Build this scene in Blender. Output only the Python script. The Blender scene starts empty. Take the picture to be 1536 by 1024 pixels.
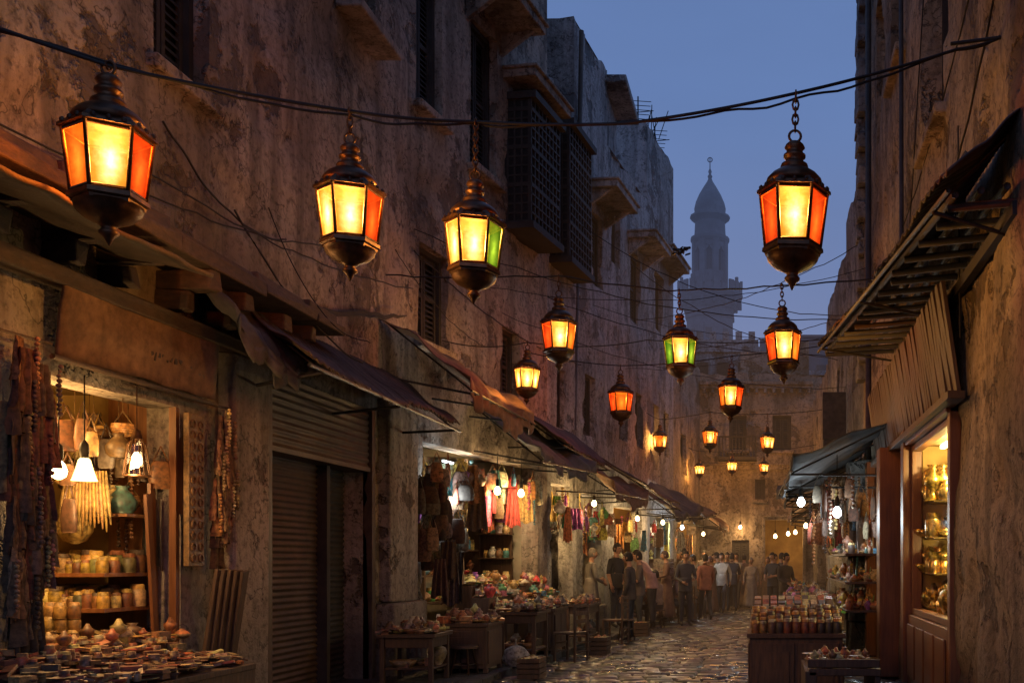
import bpy, math, random
from mathutils import Vector, Matrix, noise
R = random.Random(7)
sc = bpy.context.scene
rad = math.radians

# ------------------------------------------------------------------ node helper
class G:
    def __init__(s, name):
        s.m = bpy.data.materials.new(name); s.m.use_nodes = True
        s.t = s.m.node_tree; s.t.nodes.clear()
        s.out = s.n('ShaderNodeOutputMaterial')
        s.co = s.n('ShaderNodeTexCoord').outputs['Object']
    def n(s, t, **k):
        x = s.t.nodes.new(t)
        for a, b in k.items(): setattr(x, a, b)
        return x
    def set(s, sock, v):
        if isinstance(v, bpy.types.NodeSocket): s.t.links.new(v, sock)
        else:
            if isinstance(v, tuple) and len(v) == 3 and sock.type == 'RGBA': v = v + (1,)
            sock.default_value = v
    def map(s, sca, rot=(0, 0, 0), vec=None):
        x = s.n('ShaderNodeMapping'); s.set(x.inputs['Vector'], vec or s.co)
        x.inputs['Scale'].default_value = sca; x.inputs['Rotation'].default_value = rot
        return x.outputs[0]
    def noise(s, sc_, det=5, ro=.6, vec=None, dist=0):
        x = s.n('ShaderNodeTexNoise'); s.set(x.inputs['Vector'], vec or s.co)
        x.inputs['Scale'].default_value = sc_; x.inputs['Detail'].default_value = det
        x.inputs['Roughness'].default_value = ro; x.inputs['Distortion'].default_value = dist
        return x.outputs[0]
    def ramp(s, f, stops):
        x = s.n('ShaderNodeValToRGB'); s.set(x.inputs[0], f)
        e = x.color_ramp.elements
        while len(e) < len(stops): e.new(.5)
        for i, (p, c) in enumerate(stops):
            e[i].position = p
            if not isinstance(c, tuple): c = (c, c, c)
            e[i].color = c + (1,)
        return x.outputs[0]
    def mix(s, f, a, b, mode='MIX'):
        x = s.n('ShaderNodeMix', data_type='RGBA', blend_type=mode)
        s.set(x.inputs[0], f); s.set(x.inputs[6], a); s.set(x.inputs[7], b)
        return x.outputs[2]
    def math(s, op, a, b=0.0):
        x = s.n('ShaderNodeMath', operation=op); s.set(x.inputs[0], a); s.set(x.inputs[1], b)
        return x.outputs[0]
    def bump(s, h, st=.5, d=.02, nrm=None):
        x = s.n('ShaderNodeBump'); s.set(x.inputs['Height'], h)
        x.inputs['Strength'].default_value = st; x.inputs['Distance'].default_value = d
        if nrm: s.set(x.inputs['Normal'], nrm)
        return x.outputs[0]
    def pbr(s, col, ro=.8, metal=0., nrm=None, **k):
        x = s.n('ShaderNodeBsdfPrincipled')
        s.set(x.inputs['Base Color'], col); s.set(x.inputs['Roughness'], ro); s.set(x.inputs['Metallic'], metal)
        if nrm: s.set(x.inputs['Normal'], nrm)
        for a, b in k.items(): s.set(x.inputs[a.replace('_', ' ')], b)
        s.t.links.new(x.outputs[0], s.out.inputs[0]); return s.m

def plaster(name, lo, mid, hi):
    g = G(name)
    big = g.noise(.4, 3, .6)
    med = g.noise(1.1, 6, .68)
    fine = g.noise(12, 4, .72)
    streak = g.noise(1.0, 4, .65, vec=g.map((3.2, 3.2, .4)))
    c = g.mix(g.ramp(big, [(.35, 0.), (.65, 1.)]), mid, hi)
    patch = g.ramp(med, [(.405, 0.), (.44, 1.)])
    c = g.mix(patch, lo, c)
    wh = g.ramp(g.noise(2.4, 6, .78, vec=g.map((1.3, 1.3, .9))), [(.57, 0.), (.615, .6)])
    c = g.mix(wh, c, tuple(min(1, x * 1.25) for x in hi))
    c = g.mix(g.ramp(streak, [(.36, .6), (.54, 0.)]), c, tuple(x * .45 for x in lo))
    c = g.mix(g.ramp(big, [(.32, .6), (.5, 0.)]), c, tuple(x * .55 for x in lo))
    c = g.mix(g.ramp(fine, [(.32, .75), (.52, 0.)]), c, tuple(x * .4 for x in lo))
    ck = g.ramp(g.math('ABSOLUTE', g.math('SUBTRACT', g.noise(.9, 5, .62), .5)), [(.0, .85), (.006, 0.)])
    c = g.mix(ck, c, tuple(x * .2 for x in lo))
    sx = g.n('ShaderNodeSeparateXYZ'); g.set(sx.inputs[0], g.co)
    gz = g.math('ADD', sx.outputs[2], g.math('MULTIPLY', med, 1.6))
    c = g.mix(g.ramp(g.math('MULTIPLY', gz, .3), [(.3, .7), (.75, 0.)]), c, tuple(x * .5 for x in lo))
    h = g.math('ADD', g.math('MULTIPLY', patch, .8), g.math('MULTIPLY', med, 1.0))
    h = g.math('ADD', h, g.math('MULTIPLY', fine, .5))
    return g.pbr(c, .93, 0., g.bump(h, 1., .05))

def simple(name, a, b, ro=.7, metal=0., scale=8., bump=.4, bd=.01, stretch=(1, 1, 1), ax=None):
    g = G(name)
    v = g.map(stretch)
    n1 = g.noise(scale, 4, .65, vec=v)
    n2 = g.noise(scale * .22, 3, .6)
    c = g.mix(g.ramp(n1, [(.33, 0.), (.66, 1.)]), a, b)
    c = g.mix(g.ramp(n2, [(.35, .55), (.6, 0.)]), c, tuple(x * .45 for x in a))
    return g.pbr(c, g.math('ADD', g.math('MULTIPLY', n1, .25), ro - .12), metal, g.bump(n1, bump, bd))

def goodsmat(name, ro, metal=0., **k):
    g = G(name)
    a = g.n('ShaderNodeVertexColor'); a.layer_name = 'Col'
    n1 = g.noise(22, 3, .65)
    c = g.mix(g.ramp(n1, [(.34, .8), (.6, 0.)]), a.outputs[0], (.03, .02, .015))
    return g.pbr(c, ro, metal, g.bump(n1, .35, .006), **k)

def emis(name, col, st):
    g = G(name); e = g.n('ShaderNodeEmission'); g.set(e.inputs[0], col); e.inputs[1].default_value = st
    g.t.links.new(e.outputs[0], g.out.inputs[0]); return g.m

def lanternglass(name, edge, hot, st, tr, k0=.42, k1=.15, tf=.26):
    g = G(name)
    uv = g.n('ShaderNodeTexCoord').outputs['UV']
    m = g.n('ShaderNodeVectorMath', operation='SUBTRACT'); g.set(m.inputs[0], uv); m.inputs[1].default_value = (.5, .42, 0)
    m2 = g.n('ShaderNodeVectorMath', operation='MULTIPLY'); g.set(m2.inputs[0], m.outputs[0]); m2.inputs[1].default_value = (1., .8, 0)
    l = g.n('ShaderNodeVectorMath', operation='LENGTH'); g.set(l.inputs[0], m2.outputs[0])
    d = g.math('ADD', l.outputs['Value'], g.math('MULTIPLY', g.math('SUBTRACT', g.noise(20, 2, .6), .5), .28))
    c = g.ramp(d, [(.03, hot), (.42, edge)])
    s = g.ramp(d, [(.0, 1.), (.22, k0), (.55, k1)])
    e = g.n('ShaderNodeEmission'); g.set(e.inputs[0], c); g.set(e.inputs[1], g.math('MULTIPLY', s, st))
    t = g.n('ShaderNodeBsdfTransparent'); g.set(t.inputs[0], tr)
    mx = g.n('ShaderNodeMixShader'); mx.inputs[0].default_value = tf
    g.t.links.new(e.outputs[0], mx.inputs[1]); g.t.links.new(t.outputs[0], mx.inputs[2])
    g.t.links.new(mx.outputs[0], g.out.inputs[0]); return g.m

M = {}
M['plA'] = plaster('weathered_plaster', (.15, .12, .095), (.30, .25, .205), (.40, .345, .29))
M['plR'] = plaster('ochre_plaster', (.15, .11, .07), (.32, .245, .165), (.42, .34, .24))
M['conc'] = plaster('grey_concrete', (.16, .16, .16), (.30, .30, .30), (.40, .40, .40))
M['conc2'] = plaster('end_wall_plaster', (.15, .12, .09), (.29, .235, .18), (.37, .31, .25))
M['wood'] = simple('old_wood', (.055, .03, .018), (.13, .072, .038), .65, 0, 5, .6, .01, (6, 6, .6))
M['woodH'] = simple('old_wood_beam', (.045, .03, .02), (.10, .065, .043), .75, 0, 5, .8, .015, (2, 2, 5))
M['redwood'] = simple('varnished_wood', (.14, .052, .02), (.25, .10, .035), .45, 0, 4, .4, .006, (7, 7, .5))
M['dark'] = simple('dark_shutter_paint', (.026, .024, .022), (.055, .047, .04), .75, 0, 9, .4)
M['metal'] = simple('rusted_shutter', (.07, .043, .031), (.13, .087, .06), .55, .3, 7, .5, .006)
M['tin'] = simple('rusty_corrugated_tin', (.07, .048, .037), (.15, .105, .075), .6, .35, 6, .6, .008)
M['tind'] = simple('dark_corrugated_tin', (.03, .025, .022), (.075, .055, .042), .65, .3, 6, .6, .008)  # darker version of the corrugated tin, for the right-hand roof
M['cloth'] = simple('worn_canvas', (.13, .072, .042), (.26, .15, .088), .9, 0, 10, .6, .012)
M['cloth2'] = simple('dark_tarpaulin', (.04, .04, .042), (.09, .085, .08), .8, 0, 8, .5, .01)
M['bronze'] = simple('aged_bronze', (.075, .038, .021), (.2, .105, .052), .42, .7, 14, .6, .005)
M['iron'] = simple('black_iron', (.02, .02, .02), (.04, .035, .03), .6, .5, 20, .3, .003)
M['wire'] = simple('wire_rubber', (.012, .012, .013), (.025, .022, .02), .7, 0, 20, .2)
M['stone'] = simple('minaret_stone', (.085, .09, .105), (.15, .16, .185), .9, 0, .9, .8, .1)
M['goods'] = goodsmat('assorted_goods', .5)
M['cloths'] = goodsmat('hanging_textiles', .9)
M['brass'] = goodsmat('polished_brass', .28, .9)
M['room'] = simple('ochre_room_paint', (.30, .19, .06), (.46, .31, .10), .85, 0, 3, .4)
M['roomw'] = simple('pale_room_paint', (.28, .24, .18), (.4, .36, .28), .85, 0, 3, .4)
M['bulb'] = emis('warm_bulb', (1, .72, .32), 22)
M['bell'] = emis('frosted_bell_glass', (1, .66, .22), 5)
M['bulbw'] = emis('white_bulb', (.85, .95, 1.), 22)
M['tube'] = emis('fluorescent_tube', (.9, .97, 1.), 9)
M['gy'] = lanternglass('lantern_glass_yellow', (1, .36, .03), (1, .72, .24), 6.5, (1, .7, .3))
M['go'] = lanternglass('lantern_glass_orange', (.9, .13, .008), (1, .26, .02), 1.9, (1, .35, .06), .7, .38, .16)
M['gr'] = lanternglass('lantern_glass_red', (.8, .045, .005), (1, .12, .012), 1.8, (1, .2, .03), .7, .38, .14)
M['gg'] = lanternglass('lantern_glass_green', (.05, .20, .008), (.36, .55, .03), 1.7, (.35, .6, .06), .65, .38, .14)
def glassmat():
    g = G('window_glass'); a = g.n('ShaderNodeBsdfTransparent'); b = g.n('ShaderNodeBsdfGlossy'); b.inputs['Roughness'].default_value = .05
    m = g.n('ShaderNodeMixShader'); m.inputs[0].default_value = .06
    g.t.links.new(a.outputs[0], m.inputs[1]); g.t.links.new(b.outputs[0], m.inputs[2]); g.t.links.new(m.outputs[0], g.out.inputs[0]); return g.m
M['glass'] = glassmat()
def cobble():
    g = G('cobblestone')
    a = g.n('ShaderNodeVertexColor'); a.layer_name = 'Col'
    n1 = g.noise(9, 4, .7)
    c = g.mix(g.ramp(n1, [(.3, .6), (.65, 0.)]), a.outputs[0], (.03, .024, .018))
    return g.pbr(c, g.ramp(g.noise(1.3, 2), [(.4, .24), (.65, .5)]), 0., g.bump(n1, .6, .012))
M['cobble'] = cobble()
M['dirt'] = simple('street_dirt', (.04, .033, .026), (.07, .058, .045), .85, 0, 9, .6)
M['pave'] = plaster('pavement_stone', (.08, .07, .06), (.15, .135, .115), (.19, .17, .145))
def fog(name, L, dens):  # absorbing volume with its own emission in place of scattered light
    g = G(name); a = g.n('ShaderNodeVolumeAbsorption'); a.inputs[0].default_value = (0, 0, 0, 1); a.inputs[1].default_value = dens
    e = g.n('ShaderNodeEmission'); g.set(e.inputs[0], L); e.inputs[1].default_value = dens
    s = g.n('ShaderNodeAddShader'); g.t.links.new(a.outputs[0], s.inputs[0]); g.t.links.new(e.outputs[0], s.inputs[1]); g.t.links.new(s.outputs[0], g.out.inputs['Volume']); return g.m
M['fogfar'] = fog('dusk_glow_haze', (.115, .17, .34), .0045)  # bluish emission stands in for skylight scattered in distant air
M['fogst'] = fog('warm_glow_haze', (.34, .17, .075), .006)  # warm emission stands in for lamp glow scattered in the street air

# ------------------------------------------------------------------ mesh builder
class B:
    def __init__(s): s.v = []; s.f = []; s.mi = []; s.c = []; s.sm = []; s.uv = {}
    def add(s, vs, fs, mi=0, col=(.5, .5, .5), smooth=False):
        o = len(s.v); s.v += [tuple(v) for v in vs]
        for f in fs:
            s.f.append([i + o for i in f]); s.mi.append(mi); s.c.append(col); s.sm.append(smooth)
    def box(s, x0, x1, y0, y1, z0, z1, mi=0, col=(.5, .5, .5), j=0.):
        vs = [(x, y, z) for x in (x0, x1) for y in (y0, y1) for z in (z0, z1)]
        if j: vs = [tuple(a + R.uniform(-j, j) for a in v) for v in vs]
        s.add(vs, [(0, 1, 3, 2), (4, 6, 7, 5), (0, 4, 5, 1), (2, 3, 7, 6), (0, 2, 6, 4), (1, 5, 7, 3)], mi, col)
    def rbox(s, c, h, rz=0., mi=0, col=(.5, .5, .5), rx=0., ry=0.):
        m = Matrix.Translation(c) @ Matrix.Rotation(rz, 4, 'Z') @ Matrix.Rotation(rx, 4, 'X') @ Matrix.Rotation(ry, 4, 'Y')
        vs = [m @ Vector((x * h[0], y * h[1], z * h[2])) for x in (-1, 1) for y in (-1, 1) for z in (-1, 1)]
        s.add(vs, [(0, 1, 3, 2), (4, 6, 7, 5), (0, 4, 5, 1), (2, 3, 7, 6), (0, 2, 6, 4), (1, 5, 7, 3)], mi, col)
    def lathe(s, c, prof, seg=12, mi=0, col=(.5, .5, .5), sy=1., rot=0., smooth=True, sx=1.):
        vs = []; n = len(prof)
        for r, z in prof:
            for k in range(seg):
                a = rot + 2 * math.pi * k / seg
                vs.append((c[0] + r * sx * math.cos(a), c[1] + r * sy * math.sin(a), c[2] + z))
        fs = [(i * seg + k, i * seg + (k + 1) % seg, (i + 1) * seg + (k + 1) % seg, (i + 1) * seg + k) for i in range(n - 1) for k in range(seg)]
        fs.append(tuple(range(seg))); fs.append(tuple((n - 1) * seg + k for k in range(seg)))
        s.add(vs, fs, mi, col, smooth)
    def tube(s, pts, rs, seg=6, mi=0, col=(.5, .5, .5)):
        pts = [Vector(p) for p in pts]
        if not isinstance(rs, (list, tuple)): rs = [rs] * len(pts)
        vs = []
        for i, p in enumerate(pts):
            d = (pts[min(i + 1, len(pts) - 1)] - pts[max(i - 1, 0)]).normalized()
            a = d.orthogonal().normalized() if abs(d.z) < .9 else Vector((1, 0, 0)); a = (a - d * a.dot(d)).normalized(); b = d.cross(a)
            for k in range(seg):
                t = 2 * math.pi * k / seg; vs.append(p + (a * math.cos(t) + b * math.sin(t)) * rs[i])
        n = len(pts)
        fs = [(i * seg + k, i * seg + (k + 1) % seg, (i + 1) * seg + (k + 1) % seg, (i + 1) * seg + k) for i in range(n - 1) for k in range(seg)]
        fs += [tuple(range(seg)), tuple((n - 1) * seg + k for k in range(seg))]
        s.add(vs, fs, mi, col, True)
    def torus(s, c, Rr, r, ax='y', mi=0, seg=12, ss=6, sz=1., col=(.5, .5, .5)):
        vs = []
        for i in range(seg):
            a = 2 * math.pi * i / seg
            for k in range(ss):
                b = 2 * math.pi * k / ss; q = Rr + r * math.cos(b); p = (q * math.cos(a), r * math.sin(b), q * math.sin(a) * sz)
                if ax == 'x': p = (p[1], p[0], p[2])
                if ax == 'z': p = (p[0], p[2], p[1])
                vs.append((c[0] + p[0], c[1] + p[1], c[2] + p[2]))
        fs = [(i * ss + k, i * ss + (k + 1) % ss, ((i + 1) % seg) * ss + (k + 1) % ss, ((i + 1) % seg) * ss + k) for i in range(seg) for k in range(ss)]
        s.add(vs, fs, mi, col, True)
    def sheet(s, fn, nu, nv, mi=0, col=(.5, .5, .5), smooth=True):
        vs = [fn(i / nu, j / nv) for i in range(nu + 1) for j in range(nv + 1)]
        fs = [(i * (nv + 1) + j, (i + 1) * (nv + 1) + j, (i + 1) * (nv + 1) + j + 1, i * (nv + 1) + j + 1) for i in range(nu) for j in range(nv)]
        s.add(vs, fs, mi, col, smooth)
    def chain(s, x, y, z0, z1, l=.05, r=.006, mi=0):
        n = max(1, int((z1 - z0) / (l * .75)))
        for i in range(n):
            s.torus((x, y, z0 + (i + .5) * (z1 - z0) / n), l * .32, r, 'y' if i % 2 else 'x', mi, 8, 4, 1.7)
    def obj(s, name, mats, parent=None, bevel=0., solid=0., uvs=None):
        me = bpy.data.meshes.new(name); me.from_pydata(s.v, [], s.f); 
        for m in mats: me.materials.append(M[m])
        me.polygons.foreach_set('material_index', s.mi); me.polygons.foreach_set('use_smooth', s.sm)
        ca = me.color_attributes.new('Col', 'FLOAT_COLOR', 'CORNER')
        buf = []
        for f, c in zip(s.f, s.c): buf += (list(c) + [1.]) * len(f)
        ca.data.foreach_set('color', buf)
        if uvs:
            ul = me.uv_layers.new(name='UVMap')
            for p in me.polygons:
                if len(p.vertices) == 4:
                    for q, li in enumerate(p.loop_indices): ul.data[li].uv = ((0, 0), (1, 0), (1, 1), (0, 1))[q]
        me.validate(); me.update()
        o = bpy.data.objects.new(name, me); sc.collection.objects.link(o)
        if parent: o.parent = parent
        if solid:
            m = o.modifiers.new('s', 'SOLIDIFY'); m.thickness = solid; m.offset = 0
        if bevel:
            m = o.modifiers.new('b', 'BEVEL'); m.width = bevel; m.segments = 2; m.limit_method = 'ANGLE'
        return o

def empty(name, loc=(0, 0, 0)):
    e = bpy.data.objects.new(name, None); e.location = loc; sc.collection.objects.link(e); e.empty_display_size = .2; return e
def point(name, loc, w, col=(1, .6, .28), r=.05, parent=None):
    l = bpy.data.lights.new(name, 'POINT'); l.energy = w; l.color = col; l.shadow_soft_size = r
    o = bpy.data.objects.new(name, l); o.location = loc; sc.collection.objects.link(o)
    if parent: o.parent = parent
    return o
def jit(c, a=.15):
    k = 1 + R.uniform(-a, a); return tuple(max(0, min(1, x * k * (1 + R.uniform(-a, a) * .5))) for x in c)
def N(x, y, z, s=1.): return noise.noise(Vector((x * s, y * s, z * s)))

# ------------------------------------------------------------------ facades
class Facade:
    def __init__(s, p0, p1, h, inward, mat, parent_name):
        s.p0 = Vector((p0[0], p0[1], 0)); s.p1 = Vector((p1[0], p1[1], 0)); s.L = (s.p1 - s.p0).length
        s.d = (s.p1 - s.p0) / s.L; s.n = Vector((-s.d.y, s.d.x, 0)); 
        if s.n.dot(Vector(inward + (0,))) < 0: s.n = -s.n
        s.h = h; s.ops = []; s.mat = mat
        s.E = empty(parent_name); s.k = Facade
    def u(s, Y): return (Y - s.p0.y) / s.d.y
    def P(s, u, z, d=0.):
        p = s.p0 + s.d * u + s.n * d; return (p.x, p.y, z)
    def W(s, u, z, d=0.):
        p = s.p0 + s.d * u
        n2 = N(p.x + 9, p.y, z, 1.2) + .5 * N(p.x, p.y + 4, z, 3.1)
        k = N(p.x, p.y, z, .5) * .07 + n2 * .02 + (.04 if n2 > .25 else 0) + N(p.x, p.y, z, 7.) * .01
        e = min(1, min(u, s.L - u) / .3); k *= max(0, e)
        p = p + s.n * (d + k); return (p.x, p.y, z)
    def open(s, Y0, Y1, z0, z1, depth=.3):
        a, b = sorted((s.u(Y0), s.u(Y1))); s.ops.append((a, b, z0, z1, depth)); return (a, b, z0, z1)
    def build(s, depth=5., step=.13, ragged=.14):
        def cuts(l, h, ex):
            c = sorted(set([0., h] + ex)); out = []
            for a, b in zip(c, c[1:]):
                n = max(1, round((b - a) / step)); out += [a + (b - a) * i / n for i in range(n)]
            return out + [h]
        us = cuts(0, s.L, [x for o in s.ops for x in o[:2]]); zs = cuts(0, s.h, [x for o in s.ops for x in o[2:4] if 0 < x < s.h])
        b = B(); idx = {}; vs = []; fs = []
        def V(i, j):
            if (i, j) not in idx:
                z = zs[j] + (N(us[i] * 2.1, s.h, 3.3) * ragged if j == len(zs) - 1 else 0)
                idx[i, j] = len(vs); vs.append(s.W(us[i], z))
            return idx[i, j]
        for i in range(len(us) - 1):
            for j in range(len(zs) - 1):
                cu = (us[i] + us[i + 1]) / 2; cz = (zs[j] + zs[j + 1]) / 2
                if any(o[0] < cu < o[1] and o[2] < cz < o[3] for o in s.ops): continue
                fs.append((V(i, j), V(i + 1, j), V(i + 1, j + 1), V(i, j + 1)))
        b.add(vs, fs, 0, smooth=True)
        e = 1e-5
        for o in s.ops:
            uu = [u for u in us if o[0] - e <= u <= o[1] + e]; zz = [z for z in zs if o[2] - e <= z <= o[3] + e]
            for a, c in zip(uu, uu[1:]):
                for z in (o[2], o[3]):
                    b.add([s.W(a, z), s.W(c, z), s.P(c, z, o[4]), s.P(a, z, o[4])], [(0, 1, 2, 3)])
            for a, c in zip(zz, zz[1:]):
                for u in (o[0], o[1]):
                    b.add([s.W(u, a), s.W(u, c), s.P(u, c, o[4]), s.P(u, a, o[4])], [(0, 1, 2, 3)])
        H = s.h
        def side(u):
            b.sheet(lambda a, c: s.P(u, c * H + (N(a * 9, u, 1) * ragged if c == 1 else 0), a * depth), 16, 30)
        side(0); side(s.L)
        b.add([s.P(0, H - .35, 0.35), s.P(s.L, H - .35, .35), s.P(s.L, H - .35, depth), s.P(0, H - .35, depth)], [(0, 1, 2, 3)])
        b.add([s.P(0, H - .01, 0.02), s.P(s.L, H - .01, .02), s.P(s.L, H - .03, .35), s.P(0, H - .03, .35)], [(0, 1, 2, 3)])
        b.add([s.P(0, H - .03, .35), s.P(s.L, H - .03, .35), s.P(s.L, H - .4, .35), s.P(0, H - .4, .35)], [(0, 1, 2, 3)])
        b.add([s.P(0, 0, depth), s.P(s.L, 0, depth), s.P(s.L, H, depth), s.P(0, H, depth)], [(0, 1, 2, 3)])
        b.obj('walls', [s.mat], s.E)
    def fbox(s, b, u0, u1, z0, z1, d0, d1, mi=0, col=(.5, .5, .5), tilt=0.):
        vs = [s.P(u, z, d + (tilt * (z - z0))) for u in (u0, u1) for z in (z0, z1) for d in (d0, d1)]
        b.add(vs, [(0, 1, 3, 2), (4, 6, 7, 5), (0, 4, 5, 1), (2, 3, 7, 6), (0, 2, 6, 4), (1, 5, 7, 3)], mi, col)
    def shutters(s, o, d=.18, frame=.07, leaves=2, sl=.075, name='louvred_shutters'):
        u0, u1, z0, z1 = o; b = B()
        s.fbox(b, u0, u0 + frame, z0, z1, d - .05, d + .06); s.fbox(b, u1 - frame, u1, z0, z1, d - .05, d + .06)
        s.fbox(b, u0 + frame, u1 - frame, z1 - frame, z1, d - .05, d + .06); s.fbox(b, u0 + frame, u1 - frame, z0, z0 + frame, d - .05, d + .06)
        w = (u1 - u0 - 2 * frame) / leaves
        for k in range(leaves):
            a = u0 + frame + k * w + .01; c = a + w - .02; f = .05
            s.fbox(b, a, a + f, z0 + frame + .01, z1 - frame - .01, d, d + .035); s.fbox(b, c - f, c, z0 + frame + .01, z1 - frame - .01, d, d + .035)
            zm = (z0 + z1) / 2
            for z in (z0 + frame + .01, zm, z1 - frame - .08): s.fbox(b, a + f, c - f, z, z + .06, d + .002, d + .033)
            z = z0 + frame + .09
            while z < z1 - frame - .12:
                if abs(z - zm) > .04 and R.random() > .04:
                    s.fbox(b, a + f, c - f, z, z + sl * .6, d + .004, d + .012, tilt=.5)
                z += sl
        s.fbox(b, u0, u1, z0, z1, d + .09, d + .1, 1)
        b.obj(name, ['dark', 'iron'], s.E)
    def canopy(s, Y0, Y1, z, out=.6, th=.14, mat=None, brackets=True):
        b = B(); a, c = sorted((s.u(Y0), s.u(Y1)))
        s.fbox(b, a, c, z, z + th, .02, -out); s.fbox(b, a - .04, c + .04, z + th, z + th + .05, .02, -out - .05)
        if brackets:
            for u in (a + .12, c - .2):
                vs = [s.P(u, z, 0.02), s.P(u, z - .4, 0.02), s.P(u, z, -out * .8), s.P(u + .1, z, 0.02), s.P(u + .1, z - .4, 0.02), s.P(u + .1, z, -out * .8)]
                b.add(vs, [(0, 1, 2), (3, 5, 4), (0, 3, 4, 1), (1, 4, 5, 2), (0, 2, 5, 3)])
        b.obj('canopy', [mat or s.mat], s.E, bevel=.015)
    def sill(s, o, out=.15):
        b = B(); s.fbox(b, o[0] - .1, o[1] + .1, o[2] - .12, o[2] - .003, .1, -out); b.obj('sill', [s.mat], s.E, bevel=.02)
    def room(s, o, depth, mat, start=.3, z0=.0):
        b = B(); u0, u1, _, z1 = o; u0 -= .25; u1 += .25; z1 += .15
        P = s.P
        b.add([P(u0, z0, depth), P(u1, z0, depth), P(u1, z1, depth), P(u0, z1, depth)], [(0, 1, 2, 3)])
        for u in (u0, u1): b.add([P(u, z0, start), P(u, z0, depth), P(u, z1, depth), P(u, z1, start)], [(0, 1, 2, 3)])
        for z in (z0 + .01, z1): b.add([P(u0, z, start), P(u1, z, start), P(u1, z, depth), P(u0, z, depth)], [(0, 1, 2, 3)])
        for a, c in ((u0, o[0]), (o[1], u1)): b.add([P(a, z0, start), P(c, z0, start), P(c, z1, start), P(a, z1, start)], [(0, 1, 2, 3)])
        b.add([P(o[0], o[3], start), P(o[1], o[3], start), P(o[1], z1, start), P(o[0], z1, start)], [(0, 1, 2, 3)])
        b.obj('shop_room', [mat], s.E)
    def mashrabiya(s, Y0, Y1, z0, z1, out=.5):
        b = B(); a, c = sorted((s.u(Y0), s.u(Y1)))
        s.fbox(b, a, c, z0, z1, .05, -out + .04, 1)
        s.fbox(b, a - .06, c + .06, z1, z1 + .12, .05, -out - .1); s.fbox(b, a - .06, c + .06, z0 - .12, z0, .05, -out - .06)
        n = max(3, int((c - a) / .16))
        for i in range(n + 1):
            u = a + (c - a) * i / n; s.fbox(b, u - .02, u + .02, z0, z1, -out, -out + .045)
        m = int((z1 - z0) / .16)
        for i in range(m + 1):
            z = z0 + (z1 - z0) * i / m; wd = .035 if i % 4 == 0 else .015
            s.fbox(b, a, c, z - wd, z + wd, -out - .006, -out + .04)
            for uu in (a, c): s.fbox(b, uu - .012, uu + .012, z - wd, z + wd, 0, -out)
        for i in range(4):
            for uu in (a, c): s.fbox(b, uu - .014, uu + .014, z0, z1, -out * i / 3.5, -out * i / 3.5 - .03)
        b.obj('lattice_balcony', ['dark', 'iron'], s.E)

LI = (-1, 0); RI = (1, 0)
FA = Facade((-5, 1.0), (-5, 14), 15, LI, 'plA', 'plaster_building')
FB = Facade((-5, 14), (-4.17, 19), 15, LI, 'plA', 'plaster_building')
FC1 = Facade((-4.17, 19), (-3.97, 20.6), 10.8, LI, 'conc', 'concrete_building')
FC2 = Facade((-3.97, 20.6), (-3.67, 23), 12.8, LI, 'conc', 'concrete_building')
FD1 = Facade((-3.67, 23), (-3.2, 26.7), 11.2, LI, 'conc', 'apartment_building')
FD2 = Facade((-3.2, 26.7), (-2.8, 30), 13.3, LI, 'conc', 'apartment_building')
FE = Facade((-2.8, 30), (-2.3, 34.5), 8.2, LI, 'conc2', 'market_building')
RA = Facade((1.8, 18.6), (1.8, 1.0), 16, RI, 'plR', 'ochre_building')
RB = Facade((1.75, 22), (1.8, 18.6), 9.0, RI, 'conc', 'corner_building')
RC = Facade((1.65, 27), (1.75, 22), 8.4, RI, 'conc', 'brick_house')
RD = Facade((1.6, 34.5), (1.65, 27), 6.9, RI, 'conc2', 'stone_house')

# ---- left A
oS1 = FA.open(6.75, 8.55, 0.0, 2.9, .3); FA.room(oS1, 1.45, 'room')
oSh = FA.open(10.0, 12.5, 0, 3.5, .32)
o = FA.open(8.15, 8.95, 5.7, 7.9, .25); FA.shutters(o); FA.sill(o, .1)
o = FA.open(11.7, 12.8, 8.15, 10.1, .25); FA.shutters(o); FA.sill(o, .3)
o = FA.open(5.0, 6.0, 5.9, 8.0, .25); FA.shutters(o)
FA.build(6)
# ---- left B
oS2 = FB.open(14.35, 18.5, 0, 3.3, .3); FB.room(oS2, 1.7, 'roomw')
o = FB.open(14.15, 14.95, 8.1, 10.1, .25); FB.shutters(o); FB.sill(o)
o = FB.open(14.25, 15.15, 4.75, 6.15, .25); FB.shutters(o); FB.sill(o, .1)
o = FB.open(15.9, 16.8, 7.9, 10.3, .25); FB.shutters(o); FB.sill(o); FB.canopy(15.6, 17.1, 10.5, .75)
FB.mashrabiya(17.2, 18.5, 7.4, 9.5, .45); FB.canopy(17.0, 18.7, 9.8, .6, brackets=False)
o = FB.open(17.0, 17.7, 4.3, 5.6, .25); FB.shutters(o)
FB.build(6)
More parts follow.
